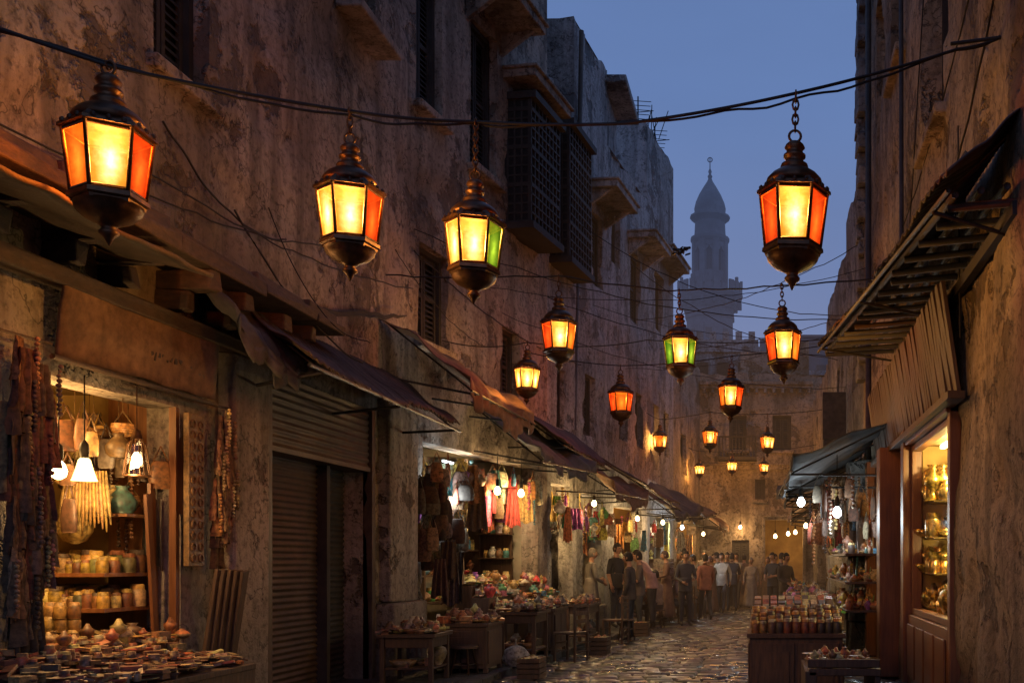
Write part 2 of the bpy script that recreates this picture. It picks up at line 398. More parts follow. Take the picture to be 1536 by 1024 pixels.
# ---- C, D, E
oS3 = FC1.open(19.2, 20.5, 0, 3.1, .3); FC1.room(oS3, 1.5, 'room'); FC1.mashrabiya(19.15, 20.5, 7.4, 9.9, .4)
o = FC1.open(19.5, 20.1, 4.2, 5.4); FC1.shutters(o); FC1.build(5)
oS4 = FC2.open(21.2, 22.7, 0, 3.0, .3); FC2.room(oS4, 1.5, 'roomw')
o = FC2.open(21.9, 22.7, 7.7, 9.3); FC2.shutters(o); FC2.canopy(21.2, 22.95, 9.5, .75)
o = FC2.open(21.4, 22.1, 4.3, 5.6); FC2.shutters(o); FC2.build(5)
oS5 = FD1.open(23.5, 26.2, 0, 2.9, .3); FD1.room(oS5, 1.5, 'room')
o = FD1.open(23.4, 24.1, 8.6, 10.2); FD1.shutters(o); o = FD1.open(25.1, 26.1, 7.7, 9.4); FD1.shutters(o); FD1.canopy(24.8, 26.5, 9.6, .7)
o = FD1.open(23.9, 24.6, 4.5, 5.9); FD1.shutters(o); o = FD1.open(25.5, 26.2, 4.5, 5.9); FD1.shutters(o); FD1.build(5)
oS6 = FD2.open(27.1, 29.6, 0, 2.9, .3); FD2.room(oS6, 1.5, 'roomw')
o = FD2.open(27.4, 28.1, 4.6, 5.9); FD2.shutters(o); o = FD2.open(28.8, 29.5, 4.6, 5.9); FD2.shutters(o); o = FD2.open(27.6, 28.6, 8., 9.6); FD2.shutters(o)
FD2.canopy(27.2, 29.5, 10., .6); FD2.build(5)
oS7 = FE.open(30.6, 33.6, 0, 2.8, .3); FE.room(oS7, 1.5, 'room'); o = FE.open(31.3, 32.1, 4.3, 5.6); FE.shutters(o); FE.build(5)
b = B(); b.box(-5.2, -3.72, 23.05, 24.8, 11.0, 12.5); b.box(-5.4, -3.2, 22.8, 25.1, 12.5, 12.68); b.obj('roof_room', ['conc'], FD1.E, bevel=.03)

# ---- right A
oW = RA.open(9.65, 12.3, .95, 3.0, .12)
oRD = RA.open(13.7, 16.2, 0, 3.2, .3); RA.room(oRD, 1.3, 'room')
o = RA.open(10.1, 11.4, 6.2, 8.6, .35); RA.shutters(o, .25); RA.sill(o, .12)
o = RA.open(13.2, 14.4, 8.4, 10.6, .35); RA.shutters(o, .25); RA.sill(o, .12)
o = RA.open(7.3, 8.3, 6.4, 8.8, .35); RA.shutters(o, .25)
o = RA.open(15.6, 16.6, 8.4, 10.6, .35); RA.shutters(o, .25)
RA.build(6)
o = RB.open(19.4, 20.4, 5, 6.4); RB.shutters(o); oR2 = RB.open(19.2, 21.5, 0, 2.9, .3); RB.room(oR2, 1.2, 'roomw'); RB.build(6)
o = RC.open(23.4, 24.3, 4.8, 6.2); RC.shutters(o); oR3 = RC.open(22.8, 26, 0, 2.8, .3); RC.room(oR3, 1.2, 'room'); RC.build(5)
oR4 = RD.open(28, 32, 0, 2.8, .3); RD.room(oR4, 1.2, 'room'); RD.build(5)
b = B()
for k in range(34):
    z = 4.9 + k * .32; w = .55 if k % 2 else .35
    b.box(1.66 + R.uniform(-.02, .02), 1.9, 18.62 - w, 18.64, z, z + .3, j=.02)
b.obj('corner_stones', ['conc'], RA.E, bevel=.02)

# ---- end building
FN = Facade((-2.6, 34.5), (2.4, 34.52), 8.0, (0, 1), 'conc2', 'end_building')
def opx(x0, x1, z0, z1, d=.3):
    FN.ops.append((x0 + 2.6, x1 + 2.6, z0, z1, d)); return (x0 + 2.6, x1 + 2.6, z0, z1)
oN = opx(-.05, 1.25, 0, 3.0); FN.room(oN, 2., 'room')
for x0, x1, z0, z1 in ((-1.3, -.7, 5.4, 6.6), (.2, .85, 5.4, 6.6), (-.4, -.05, 3.7, 4.4), (.95, 1.3, 3.7, 4.4)): o = opx(x0, x1, z0, z1); FN.shutters(o); FN.sill(o, .12)
o = opx(-1.2, -.6, 0.0, 2.3); FN.shutters(o, name='wooden_door')
FN.build(6)
b = B(); b.box(-.9, .3, 35.0, 38, 7.8, 8.9, j=.02); b.box(.6, 1.5, 35.2, 38, 7.8, 9.3, j=.02)
b.box(-2.3, 1.6, 34.36, 34.47, 4.72, 4.86); b.box(-2.3, 1.6, 34.3, 34.47, 4.861, 4.93); b.box(-2.3, 1.6, 34.34, 34.47, 7.5, 7.62); b.box(-2.3, 1.6, 34.26, 34.47, 7.621, 7.74)
b.box(-.16, -.06, 34.38, 34.47, .0, 3.1); b.box(1.26, 1.36, 34.38, 34.47, .0, 3.1); b.box(-.2, 1.4, 34.36, 34.47, 3.101, 3.28)
for k in range(13): b.box(-2.2 + k * .3, -2.1 + k * .3, 34.3, 34.47, 7.34, 7.49)
b.obj('stone_trim', ['conc2'], FN.E, bevel=.01)
b = B(); b.box(-1.65, -.35, 33.75, 34.46, 5.0, 5.1)
for k in range(12): b.box(-1.62 + k * .113, -1.59 + k * .113, 33.77, 33.8, 5.1, 5.75)
for xx in (-1.64, -.39):
    for k in range(5): b.box(xx, xx + .03, 33.85 + k * .13, 33.88 + k * .13, 5.1, 5.75)
    b.box(xx - .003, xx + .033, 33.76, 34.46, 5.751, 5.8)
b.box(-1.6, -.4, 33.76, 33.81, 5.751, 5.8); b.obj('balcony', ['dark'], FN.E)
# house behind with a taller roofline
E = empty('tall_house'); b = B(); b.box(-3.2, -.3, 38.5, 43, 0, 10.1, j=.03); b.box(-3.3, -.2, 38.42, 38.49, 9.6, 9.8)
for x in (-2.7, -1.9, -1.1):
    b.box(x, x + .45, 38.4, 38.44, 8.3, 9.2, 1); b.box(x - .06, x + .51, 38.36, 38.43, 8.18, 8.28)
for k in range(6): b.box(-3.2 + k * .5, -2.95 + k * .5, 38.5, 38.75, 10.1, 10.4)
b.box(-.1, 2.4, 40, 44, 0, 9.2, j=.03); b.box(.4, .8, 39.94, 39.98, 8.0, 8.7, 1); b.box(1.4, 1.8, 39.94, 39.98, 8.0, 8.7, 1)
b.obj('walls', ['conc', 'dark'], E)

# distant skyline
def distant(x0, x1, y, h, cren=False):
    E = empty('distant_house'); b = B(); b.box(x0, x1, y, y + 8, 0, h)
    for k in range(int((x1 - x0) / 2.2)):
        for zz in (h - 2.6, h - 5.6):
            x = x0 + 1 + k * 2.2; b.box(x, x + .8, y - .06, y + .02, zz, zz + 1.3, 1); b.box(x - .1, x + .9, y - .14, y, zz - .14, zz - .03)
    b.box(x0 - .1, x1 + .1, y - .1, y + .3, h, h + .5)
    if cren:
        for k in range(int((x1 - x0) / .9)): b.box(x0 + k * .9, x0 + k * .9 + .45, y - .1, y + .25, h + .5, h + 1.0)
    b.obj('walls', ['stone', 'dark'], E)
distant(-9, -4.4, 62, 12.6, True); distant(-4.2, -1.5, 55, 10.5); distant(-1.3, 1.8, 58, 13.4, True); distant(2, 6, 60, 14.6)
distant(6.2, 14, 66, 12); distant(-18, -9.5, 64, 12)
E = empty('domed_mosque'); b = B(); b.box(-7.5, -2, 72, 78, 0, 13.2)
b.lathe((-4.7, 75, 13.2), [(2.3, 0), (2.3, 1.2), (2.45, 1.3), (2.35, 2.2), (2.0, 3.2), (1.3, 4.2), (.5, 4.9), (.06, 5.2), (.05, 6.3)], 24)
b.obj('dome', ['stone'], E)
MX, MY = -5.1, 90.
E = empty('minaret', (0, 0, 0)); b = B()
b.box(MX - 2.7, MX + 2.7, MY - 2.7, MY + 2.7, 0, 15)
b.lathe((MX, MY, 0), [(2.45, 15), (2.35, 16), (2.2, 17), (2.2, 19.1), (2.32, 19.2), (2.32, 19.5), (2.2, 19.6), (2.2, 23.1), (2.35, 23.2), (2.35, 23.5), (2.2, 23.6), (2.3, 24.0)], 8, rot=rad(22.5), smooth=False)
for k in range(8):
    a = 2 * math.pi * k / 8; b.rbox((MX + 2.02 * math.cos(a), MY + 2.02 * math.sin(a), 21.3), (.04, .28, .8), a, 1)
for i, (r, z) in enumerate([(2.35, 24.0), (2.5, 24.3), (2.65, 24.6), (2.8, 24.9)]): b.lathe((MX, MY, 0), [(r, z), (r + .12, z + .2), (r + .12, z + .3)], 16, rot=i * .2, smooth=False)
for k in range(16):
    a = 2 * math.pi * (k + .5) / 16; b.rbox((MX + 2.6 * math.cos(a), MY + 2.6 * math.sin(a), 24.5), (.28, .1, .3), a)
b.lathe((MX, MY, 0), [(2.95, 25.2), (2.95, 25.4)], 24, smooth=False)
for k in range(24):
    a = 2 * math.pi * k / 24; b.rbox((MX + 2.82 * math.cos(a), MY + 2.82 * math.sin(a), 25.85), (.09, .26, .46), a)
    if k % 2 == 0: b.rbox((MX + 2.82 * math.cos(a), MY + 2.82 * math.sin(a), 26.3), (.12, .1, .35), a)
b.lathe((MX, MY, 0), [(1.75, 25.4), (1.62, 25.8), (1.55, 26.2), (1.5, 26.4)], 8, rot=rad(22.5), smooth=False)
for k in range(8):
    a = 2 * math.pi * k / 8 + rad(22.5); b.rbox((MX + 1.42 * math.cos(a), MY + 1.42 * math.sin(a), 28.2), (.22, .25, 2.0), a)
b.lathe((MX, MY, 0), [(1.05, 26.4), (1.05, 30)], 8, 1, rot=rad(22.5), smooth=False)
for k in range(8):
    a = 2 * math.pi * k / 8
    for t in (-1, 1): b.rbox((MX + 1.36 * math.cos(a) - t * .33 * math.sin(a), MY + 1.36 * math.sin(a) + t * .33 * math.cos(a), 29.3), (.14, .14, .28), a, rx=t * .7)
    b.rbox((MX + 1.36 * math.cos(a), MY + 1.36 * math.sin(a), 29.75), (.14, .52, .25), a); b.rbox((MX + 1.36 * math.cos(a), MY + 1.36 * math.sin(a), 26.9), (.14, .52, .45), a)
b.lathe((MX, MY, 0), [(1.6, 30.0), (1.75, 30.25), (1.75, 30.5), (1.5, 30.6), (1.4, 30.9), (1.35, 31.9), (1.55, 32.1), (1.8, 32.3), (1.8, 32.45), (1.35, 32.5)], 16, smooth=False)
b.lathe((MX, MY, 0), [(1.35, 32.5), (1.4, 32.9), (1.42, 33.2), (1.3, 33.7), (1.0, 34.4), (.6, 35.1), (.28, 35.6), (.15, 35.9), (.22, 36.1), (.1, 36.3), (.16, 36.55), (.05, 36.8), (.04, 37.8)], 20)
b.torus((MX, MY, 37.6), .2, .05, 'y')
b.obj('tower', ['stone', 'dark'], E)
b = B(); b.box(-60, 60, 45, 170, -.04, 60); b.obj('dusk_glow_haze', ['fogfar'])
b = B(); b.box(-4.1, 1.75, 19, 34.4, -.03, 9.5); b.obj('street_glow_haze', ['fogst'])

# ------------------------------------------------------------------ ground, street
b = B(); b.sheet(lambda u, v: ((u - .5) * 600, -100 + v * 800, -.05), 4, 4); b.obj('ground', ['dirt'])
def kx(Y): return -3.55 + max(0, Y - 13) * .083
b = B(); b.add([(-5.4, 0, 0), (2.2, 0, 0), (2.2, 37, 0), (-5.4, 37, 0)], [(0, 1, 2, 3)], 1)
y = 3.
while y < 36:
    dy = R.uniform(.17, .24); x = -4.2 + R.uniform(-.2, 0)
    while x < 1.75:
        dx = R.uniform(.22, .42); g_ = .009; h = .028 + R.uniform(-.008, .01); t = .018
        if x + dx > kx(y):
            yo = N(x, y, 0, .6) * .08
            hz = N(x, y, 5, .35) * .012
            c = jit((.092, .076, .06), .4)
            x0, x1, y0, y1 = x + g_, x + dx - g_, y + yo + g_, y + yo + dy - g_
            J = lambda: R.uniform(-.01, .01)
            vs = [(x0 + J(), y0 + J(), 0.001), (x1 + J(), y0 + J(), 0.001), (x1 + J(), y1 + J(), 0.001), (x0 + J(), y1 + J(), 0.001)]
            hs = [h + hz + R.uniform(-.007, .007) for _ in range(4)]
            vs += [(vs[0][0] + t, vs[0][1] + t, hs[0]), (vs[1][0] - t, vs[1][1] + t, hs[1]), (vs[2][0] - t, vs[2][1] - t, hs[2]), (vs[3][0] + t, vs[3][1] - t, hs[3])]
            vs.append(((x0 + x1) / 2, (y0 + y1) / 2, h + hz + .009))
            b.add(vs, [(0, 1, 5, 4), (1, 2, 6, 5), (2, 3, 7, 6), (3, 0, 4, 7), (4, 5, 8), (5, 6, 8), (6, 7, 8), (7, 4, 8)], 0, c, True)
        x += dx
    y += dy
b.obj('cobblestone_street', ['cobble', 'dirt'])
b = B()
b.sheet(lambda u, v: (-5.3 + (kx(3 + v * 31.5) - .22 + 5.3) * u, 3 + v * 31.5, .125 + N(u * 3, v * 30, 0) * .008), 8, 80)
y = 3.
while y < 34.4:
    l = R.uniform(.6, 1.0); xk = kx(y); b.box(xk - .22, xk, y + .006, y + l - .006, .004, .13 + R.uniform(-.008, .008), j=.006); y += l
b.obj('pavement', ['pave'], bevel=.015)

# ------------------------------------------------------------------ goods generators
WARM = [(.42, .19, .06), (.5, .32, .1), (.32, .1, .04), (.45, .36, .2), (.22, .1, .05), (.55, .42, .14), (.3, .17, .09), (.42, .12, .05), (.12, .075, .045), (.6, .52, .36)]
BRIGHT = WARM + [(.55, .14, .22), (.12, .32, .10), (.06, .22, .32), (.65, .5, .10), (.5, .05, .05), (.09, .28, .26), (.65, .6, .5), (.3, .08, .3)]
BROWN = [(.12, .06, .03), (.2, .1, .05), (.07, .04, .025), (.28, .15, .07), (.1, .08, .06), (.18, .12, .09)]
GOLD = [(.42, .26, .07), (.36, .2, .06), (.48, .34, .13), (.28, .14, .05), (.2, .1, .04), (.45, .35, .18)]
def vase(b, x, y, z, s, c, mi=0):
    k = R.choice([[(.3, 0), (.45, .15), (.5, .45), (.3, .75), (.16, .9), (.24, 1.0)], [(.2, 0), (.38, .3), (.48, .6), (.4, .8), (.18, .92), (.28, 1.05)], [(.35, 0), (.2, .15), (.12, .4), (.3, .6), (.36, .85), (.2, .95), (.08, 1.2)]])
    b.lathe((x, y, z), [(r * s, h * s) for r, h in k], 10, mi, c)
def bowl(b, x, y, z, s, c, mi=0): b.lathe((x, y, z), [(.2 * s, 0), (.4 * s, .12 * s), (.55 * s, .35 * s), (.5 * s, .34 * s), (.3 * s, .15 * s), (.01, .12 * s)], 10, mi, c)
def jar(b, x, y, z, s, c, lid=(.6, .45, .15), mi=0):
    b.lathe((x, y, z), [(.3 * s, 0), (.33 * s, .05 * s), (.33 * s, .65 * s), (.26 * s, .75 * s)], 10, mi, c); b.lathe((x, y, z + .75 * s), [(.28 * s, 0), (.28 * s, .16 * s), (.22 * s, .2 * s)], 10, mi, lid)
def heap(b, x, y, z, s, c, mi=0): 
    bowl(b, x, y, z, s, (.3, .18, .08)); b.lathe((x, y, z + .3 * s), [(.5 * s, 0), (.35 * s, .2 * s), (.15 * s, .32 * s), (.02, .38 * s)], 9, mi, c)
def scatter(b, x0, x1, y0, y1, zf, n, pal, s0=.07, s1=.16, kinds='vbjxhp'):
    for _ in range(n):
        x, y = R.uniform(x0, x1), R.uniform(y0, y1); z = zf(x, y); s = R.uniform(s0, s1); c = jit(R.choice(pal), .3); k = R.choice(kinds)
        if k == 'v': vase(b, x, y, z, s * 1.3, c)
        elif k == 'b': bowl(b, x, y, z, s * 1.2, c)
        elif k == 'j': jar(b, x, y, z, s, c, jit(R.choice(WARM)))
        elif k == 'h': heap(b, x, y, z, s * 1.2, c)
        elif k == 'p': b.rbox((x, y, z + s * .14 + R.uniform(0, .03)), (s * R.uniform(.5, 1.2), s * R.uniform(.12, .35), s * .1), R.uniform(0, 3), 0, c, R.uniform(-.35, .35), R.uniform(-.35, .35))
        elif k == 'd': b.lathe((x, y, z + .01 + R.uniform(0, .03)), [(s * .3, 0), (s * .9, s * .12), (s * .95, s * .16), (s * .85, s * .13), (.005, s * .04)], 14, 0, c)
        elif k == 's': b.tube([(x, y, z), (x + R.uniform(-.05, .05), y + R.uniform(-.05, .05), z + s * 2.2)], [s * .12, s * .07], 6, 0, c)
        else: b.rbox((x, y, z + s * .3), (s * R.uniform(.3, .6), s * R.uniform(.3, .5), s * .3), R.uniform(0, 3), 0, c)
def bag(b, x, y, zt, w, h, c, rz=0.):
    st = h * .35; ca, sa = math.cos(rz), math.sin(rz)
    prof = [(.38, -1), (.48, -.95), (.52, -.6), (.45, -.25), (.36, -.04), (.3, 0)]
    vs = []; seg = 10
    for r, z in prof:
        for k in range(seg):
            a = 2 * math.pi * k / seg; px = r * w * math.copysign(abs(math.cos(a)) ** .6, math.cos(a)); py = r * w * .35 * math.sin(a)
            vs.append((x + px * ca - py * sa, y + px * sa + py * ca, zt - st + z * (h - st)))
    fs = [(i * seg + k, i * seg + (k + 1) % seg, (i + 1) * seg + (k + 1) % seg, (i + 1) * seg + k) for i in range(5) for k in range(seg)] + [tuple(range(seg)), tuple(50 + k for k in range(seg))]
    b.add(vs, fs, 0, c, True)
    b.tube([(x - .3 * w * ca, y - .3 * w * sa, zt - st), (x, y, zt), (x + .3 * w * ca, y + .3 * w * sa, zt - st)], .008, 4, 0, c)
def drape(b, x, y, zt, w, h, c, rz=0., fold=.03, nf=3, mi=0):
    ca, sa = math.cos(rz), math.sin(rz); ph = R.uniform(0, 6); tp = R.uniform(.5, .9)
    def f(u, v):
        ww = w * (tp + (1 - tp) * v); px = (u - .5) * ww; py = fold * math.sin(u * nf * 6.28 + ph + v) * (.3 + v) + .02 * N(u * 4, v * 5, ph)
        zz = zt - v * h * (1 + .04 * math.sin(u * 9 + ph)); return (x + px * ca - py * sa, y + px * sa + py * ca, zz)
    b.sheet(f, 18, 12, mi, c)
def strand(b, x, y, zt, h, r, c, n=None):
    n = n or int(h / (r * 1.7))
    for i in range(n):
        rr = r * R.uniform(.75, 1.15); b.lathe((x + R.uniform(-.3, .3) * r, y + R.uniform(-.3, .3) * r, zt - i * h / n), [(.1 * rr, -rr * .9), (.8 * rr, -rr * .5), (rr, 0), (.8 * rr, rr * .5), (.1 * rr, rr * .9)], 7, 0, jit(c, .2))
def basket(b, x, y, z, s, c):
    b.lathe((x, y, z), [(.05 * s, -.75 * s), (.5 * s, -.6 * s), (.72 * s, -.3 * s), (.8 * s, .0), (.74 * s, .2 * s), (.78 * s, .24 * s), (.7 * s, .28 * s), (.6 * s, .1 * s)], 16, 0, c)
    for k in range(4): b.torus((x, y, z - .45 * s + k * .16 * s), (.66, .75, .8, .78)[k] * s, .03 * s, 'z', 0, 16, 5, 1., tuple(q * .7 for q in c))
    for a in (-.7, .7): b.tube([(x + a * s, y, z + .24 * s), (x, y, z + 1.2 * s)], .005, 4, 0, (.2, .12, .05))
    b.tube([(x, y, z + 1.2 * s), (x, y, max(z + 1.25 * s, 2.98))], .004, 4, 0, (.2, .12, .05))
def table(name, x0, x1, y0, y1, h, z0=.125, mat='wood', apron=.12, shelf=True, cab=False):
    b = B(); t = .045
    b.box(x0, x1, y0, y1, h - t, h)
    if cab:
        b.box(x0 + .03, x1 - .03, y0 + .03, y1 - .03, z0 + .06, h - t - .002); 
        n = max(1, int((x1 - x0) / .45)); w = (x1 - x0 - .1) / n
        for i in range(n):
            a = x0 + .05 + i * w; b.box(a + .02, a + w - .02, y0 + .01, y0 + .029, z0 + .12, h - .1); b.box(a + .07, a + w - .07, y0 - .0, y0 + .009, z0 + .2, h - .18)
        m = max(1, int((y1 - y0) / .5)); w = (y1 - y0 - .1) / m
        for i in range(m):
            a = y0 + .05 + i * w
            for xx, q in ((x0 + .01, 1), (x1 - .029, 1)): b.box(xx, xx + .019, a + .02, a + w - .02, z0 + .12, h - .1)
        for x in (x0 + .02, x1 - .08):
            for y in (y0 + .04, y1 - .1): b.box(x, x + .06, y, y + .06, z0, z0 + .06)
    else:
        for x in (x0 + .03, x1 - .09):
            for y in (y0 + .03, y1 - .09): b.box(x, x + .055, y, y + .055, z0, h - t - .002)
        b.box(x0 + .09, x1 - .09, y0 + .045, y0 + .065, h - t - apron, h - t - .003); b.box(x0 + .09, x1 - .09, y1 - .065, y1 - .045, h - t - apron, h - t - .003)
        b.box(x0 + .045, x0 + .065, y0 + .09, y1 - .09, h - t - apron, h - t - .003); b.box(x1 - .065, x1 - .045, y0 + .09, y1 - .09, h - t - apron, h - t - .003)
        if shelf: b.box(x0 + .05, x1 - .05, y0 + .05, y1 - .05, z0 + .16, z0 + .185)
    return b.obj(name, [mat], bevel=.006)
def bulb(x, y, z, ztop, w=12, kind='bulb', s=1., col=(1, .62, .27), bell=False):
    E = empty('hanging_bulb'); b = B()
    if bell: b.lathe((x, y, z), [(.085, -.1), (.078, -.085), (.055, -.01), (.04, .05), (.02, .075)], 16, 2)
    else: b.lathe((x, y, z), [(.012 * s, -.062 * s), (.035 * s, -.045 * s), (.042 * s, -.015 * s), (.03 * s, .02 * s), (.016 * s, .04 * s)], 12, 0)
    b.lathe((x, y, z + .04 * s), [(.02 * s, 0), (.024 * s, .05 * s), (.02 * s, .08 * s), (.008, .1 * s)], 8, 1); b.tube([(x, y, z + .1 * s), (x, y, ztop)], .006, 4, 1)
    b.obj('bulb', [kind, 'iron', 'bell'], E)
    point('bulb_light', (x, y + 0, z - .12 * s), w, col, .05, E)

# ------------------------------------------------------------------ SHOP 1 (near left)
E1 = empty('shop_sign'); b = B()
def sg(u, v): 
    return (-4.9 + .05 * v + N(u * 4, v * 3, 1) * .02, 6.9 + u * 1.95, 3.02 + v * .52 + N(u * 5, v, 7) * .03)
b.sheet(sg, 30, 8); b.obj('board', ['cloth'], E1, solid=.03)
b = B(); b.tube([(-4.9, 6.86, 3.0), (-4.9, 8.9, 2.98)], .022, 6); b.tube([(-4.86, 6.86, 3.56), (-4.86, 8.9, 3.58)], .02, 6)
for k in range(16):
    yy = 7.9 + k * .055; b.rbox((-4.862, yy, 3.25 + R.uniform(-.04, .04)), (.004, R.uniform(.006, .02), R.uniform(.01, .06)), 0, 1, rx=R.uniform(-.8, .8))
b.obj('frame', ['wood', 'tin'], E1)
b = B(); yy = 4.
while yy < 10.6:
    l = R.uniform(.9, 1.5); l = min(l, 10.7 - yy)
    b.box(-5.03, -4.47 + R.uniform(-.06, .04), yy, yy + l - .01, 4.0, 4.1, j=.025); b.box(-5.03, -4.6 + R.uniform(-.05, .03), yy, yy + l - .012, 4.11, 4.22, j=.025); yy += l
yy = 4.2
while yy < 10.6:
    b.box(-5.03, -4.55 + R.uniform(-.07, .05), yy, yy + .15, 3.82, 3.98, j=.02); b.box(-5.03, -4.75, yy + .01, yy + .14, 3.66, 3.81, j=.018); yy += R.uniform(.5, .75)
b.box(-5.02, -4.82, 4, 10.6, 3.5, 3.62, j=.02)
b.obj('timber_cornice', ['woodH'], bevel=.015)
b = B()
b.sheet(lambda u, v: (-4.95 + v * .85 + .01 * math.sin(u * 40), 4.8 + u * 2.6, 3.92 - v * .22 + N(u * 4, v * 2, 0) * .05), 50, 8); b.obj('plank_awning', ['woodH'], solid=.03)

b = B()
bs = B()
for z in (1.22, 1.5): bs.box(-6.25, -5.2, 7.85, 8.6, z - .03, z)
bs.box(-5.7, -5.02, 8.66, 8.7, .1, 3.0); bs.box(-5.08, -5.02, 8.5, 8.64, .1, 2.95); bs.rbox((-5.18, 8.45, 1.5), (.012, .07, .75), .3, 0, rx=rad(5)); bs.rbox((-5.1, 8.3, 1.45), (.012, .05, .7), .2, 0, rx=rad(8))
bs.box(-6.2, -6.1, 7.9, 8.6, .1, 1.6)
for z in (1.7, 2.1, 2.5): bs.box(-6.42, -6.2, 6.8, 8.5, z - .02, z)
bs.obj('shop_shelves', ['redwood'], FA.E)
for z in (1.22, 1.5):
    for k in range(15):
        x = -6.15 + k * .064
        for yy in (7.92, 8.05, 8.2, 8.35): jar(b, x + R.uniform(-.01, .01), yy + R.uniform(-.02, .02), z, R.uniform(.1, .2), jit(R.choice([(.45, .26, .05), (.3, .12, .03), (.5, .36, .14), (.2, .07, .03), (.14, .15, .06)]), .3), jit(R.choice([(.45, .3, .08), (.2, .08, .04), (.1, .07, .05)])))
for z in (1.7, 2.1, 2.5):
    for k in range(16): R.choice([vase, jar, bowl])(b, -6.3, 6.9 + k * .1, z, R.uniform(.15, .25), jit(R.choice(GOLD)))
for k in range(9):
    for q in range(3): jar(b, -5.95 + k * .085, 7.6 + R.uniform(-.02, .02), .95 + q * .105, .13, jit(R.choice([(.4, .25, .07), (.25, .12, .04), (.45, .33, .16)])), jit((.4, .25, .1)))
bc = B(); bc.box(-6.05, -5.2, 7.45, 7.8, .1, .94); bc.box(-6.0, -5.15, 7.1, 7.42, .1, .8); bc.obj('wooden_counter', ['wood'], bevel=.01)
for (x, y, z, s, c) in [(-5.45, 8.1, 2.62, .15, (.42, .22, .07)), (-5.28, 8.15, 2.5, .14, (.42, .16, .04)), (-5.15, 8.0, 2.66, .11, (.45, .22, .06)), (-5.75, 7.9, 2.6, .17, (.25, .1, .04)), (-5.62, 8.3, 2.3, .15, (.32, .2, .07)), (-5.85, 7.6, 2.3, .15, (.35, .22, .08)), (-5.3, 8.3, 2.1, .12, (.25, .13, .05))]: basket(b, x, y, z, s, c)
b.lathe((-5.5, 7.95, 1.86), [(.02, -.13), (.08, -.105), (.125, -.03), (.13, .03), (.09, .1), (.03, .13), (.01, .14)], 18, 0, (.42, .3, .1)); b.tube([(-5.5, 7.95, 1.99), (-5.5, 7.95, 2.98)], .004, 4, 0, (.2, .12, .05))
vase(b, -5.22, 8.1, 1.98, .22, (.05, .13, .12)); vase(b, -5.32, 8.15, 2.0, .2, (.4, .3, .12)); b.box(-5.4, -5.12, 8.0, 8.3, 1.95, 1.975, 0, (.25, .12, .05))
bag(b, -5.62, 7.75, 2.85, .3, .62, (.04, .022, .014), .2); bag(b, -5.8, 7.5, 2.8, .26, .5, (.1, .06, .03), .3); bag(b, -5.35, 8.4, 2.7, .2, .4, (.25, .1, .04), .2)
for k in range(14): b.tube([(-5.5 + k * .024, 7.85, 2.3), (-5.53 + k * .028, 7.85, 2.05), (-5.55 + k * .032, 7.83, 1.85 + R.uniform(-.04, .04))], [.009, .016, .006], 6, 0, jit((.38, .25, .09), .25))
for (x, y) in [(-5.8, 7.4), (-5.7, 7.35), (-5.9, 7.6), (-5.66, 7.6)]: strand(b, x, y, 2.2, .7, .032, (.36, .25, .09))
for k in range(60):
    x, y, z = R.uniform(-6.1, -5.12), R.uniform(7.6, 8.5), R.uniform(2.1, 2.9); q = R.random(); c = jit(R.choice(GOLD + BROWN + BROWN), .3)
    if q < .35: bag(b, x, y, z, R.uniform(.1, .2), R.uniform(.25, .4), c, R.uniform(-.5, 1))
    elif q < .55: strand(b, x, y, z, R.uniform(.3, .6), R.uniform(.012, .022), c)
    elif q < .8: vase(b, x, y, z - .3, R.uniform(.12, .2), c)
    else: drape(b, x, y, z, .16, R.uniform(.3, .6), c, .3)
b.obj('hanging_souvenirs', ['goods'])
def textile_column(y0, w, zt, zb, n, pal, name):
    b = B()
    b.tube([(-4.93, y0 - w * .6, zt + .03), (-4.9, y0 + w * .6, zt + .03)], .012, 6, 0, (.1, .06, .04))
    for k in range(n):
        z = zt - (zt - zb - .45) * (k / n) + R.uniform(-.03, .03); x = -4.9 + (1 - k / n) * .03 + R.uniform(0, .05); y = y0 + R.uniform(-.25, .25) * w
        c = jit(R.choice(pal), .35); ww = w * R.uniform(.35, .75); hh = R.uniform(.3, .6)
        drape(b, x, y, z, ww, hh, c, rad(90) + R.uniform(-.35, .35), R.uniform(.02, .04), R.choice([2, 3, 4]))
        if k % 2 == 0:   # fringe and woven band
            for q in range(7): b.tube([(x, y - ww * .4 + q * ww * .13, z - hh * .97), (x + R.uniform(-.01, .01), y - ww * .4 + q * ww * .13, z - hh * 1.1)], .004, 3, 0, tuple(v * 1.5 for v in c))
        if k % 3 == 0: strand(b, x + .05, y + R.uniform(-.3, .3) * w, z, .35, .018, tuple(v * 1.6 for v in c))
    b.obj(name, ['cloths'])
textile_column(6.6, .42, 3.05, .95, 34, [(.14, .09, .055), (.2, .13, .08), (.09, .06, .04), (.26, .17, .1), (.16, .06, .04)], 'hanging_textiles')
textile_column(8.93, .3, 2.95, 1.55, 22, [(.3, .2, .1), (.22, .13, .06), (.38, .27, .14), (.16, .09, .05), (.34, .16, .06)], 'hanging_textiles')
b = B()
b.box(-4.93, -4.88, 8.45, 8.68, 1.55, 2.85, 0, (.22, .13, .05))
for i in range(13):
    for k in range(2): b.torus((-4.875, 8.51 + k * .11, 1.62 + i * .095), .032, .01, 'x', 0, 8, 5, 1., (.2, .11, .045))
b.obj('carved_panel', ['goods'], bevel=.008)
b = B()
for k in range(5): b.rbox((-4.82 + k * .02, 8.6 + k * .07, .78), (.015, .05, .75), 0, 0, ry=rad(6 + k * 1.5), rx=rad(-5 + 3 * k))
b.obj('leaning_planks', ['wood'], bevel=.005)
table('display_table', -4.98, -3.98, 5.9, 7.8, .8, .125, 'wood', shelf=False)
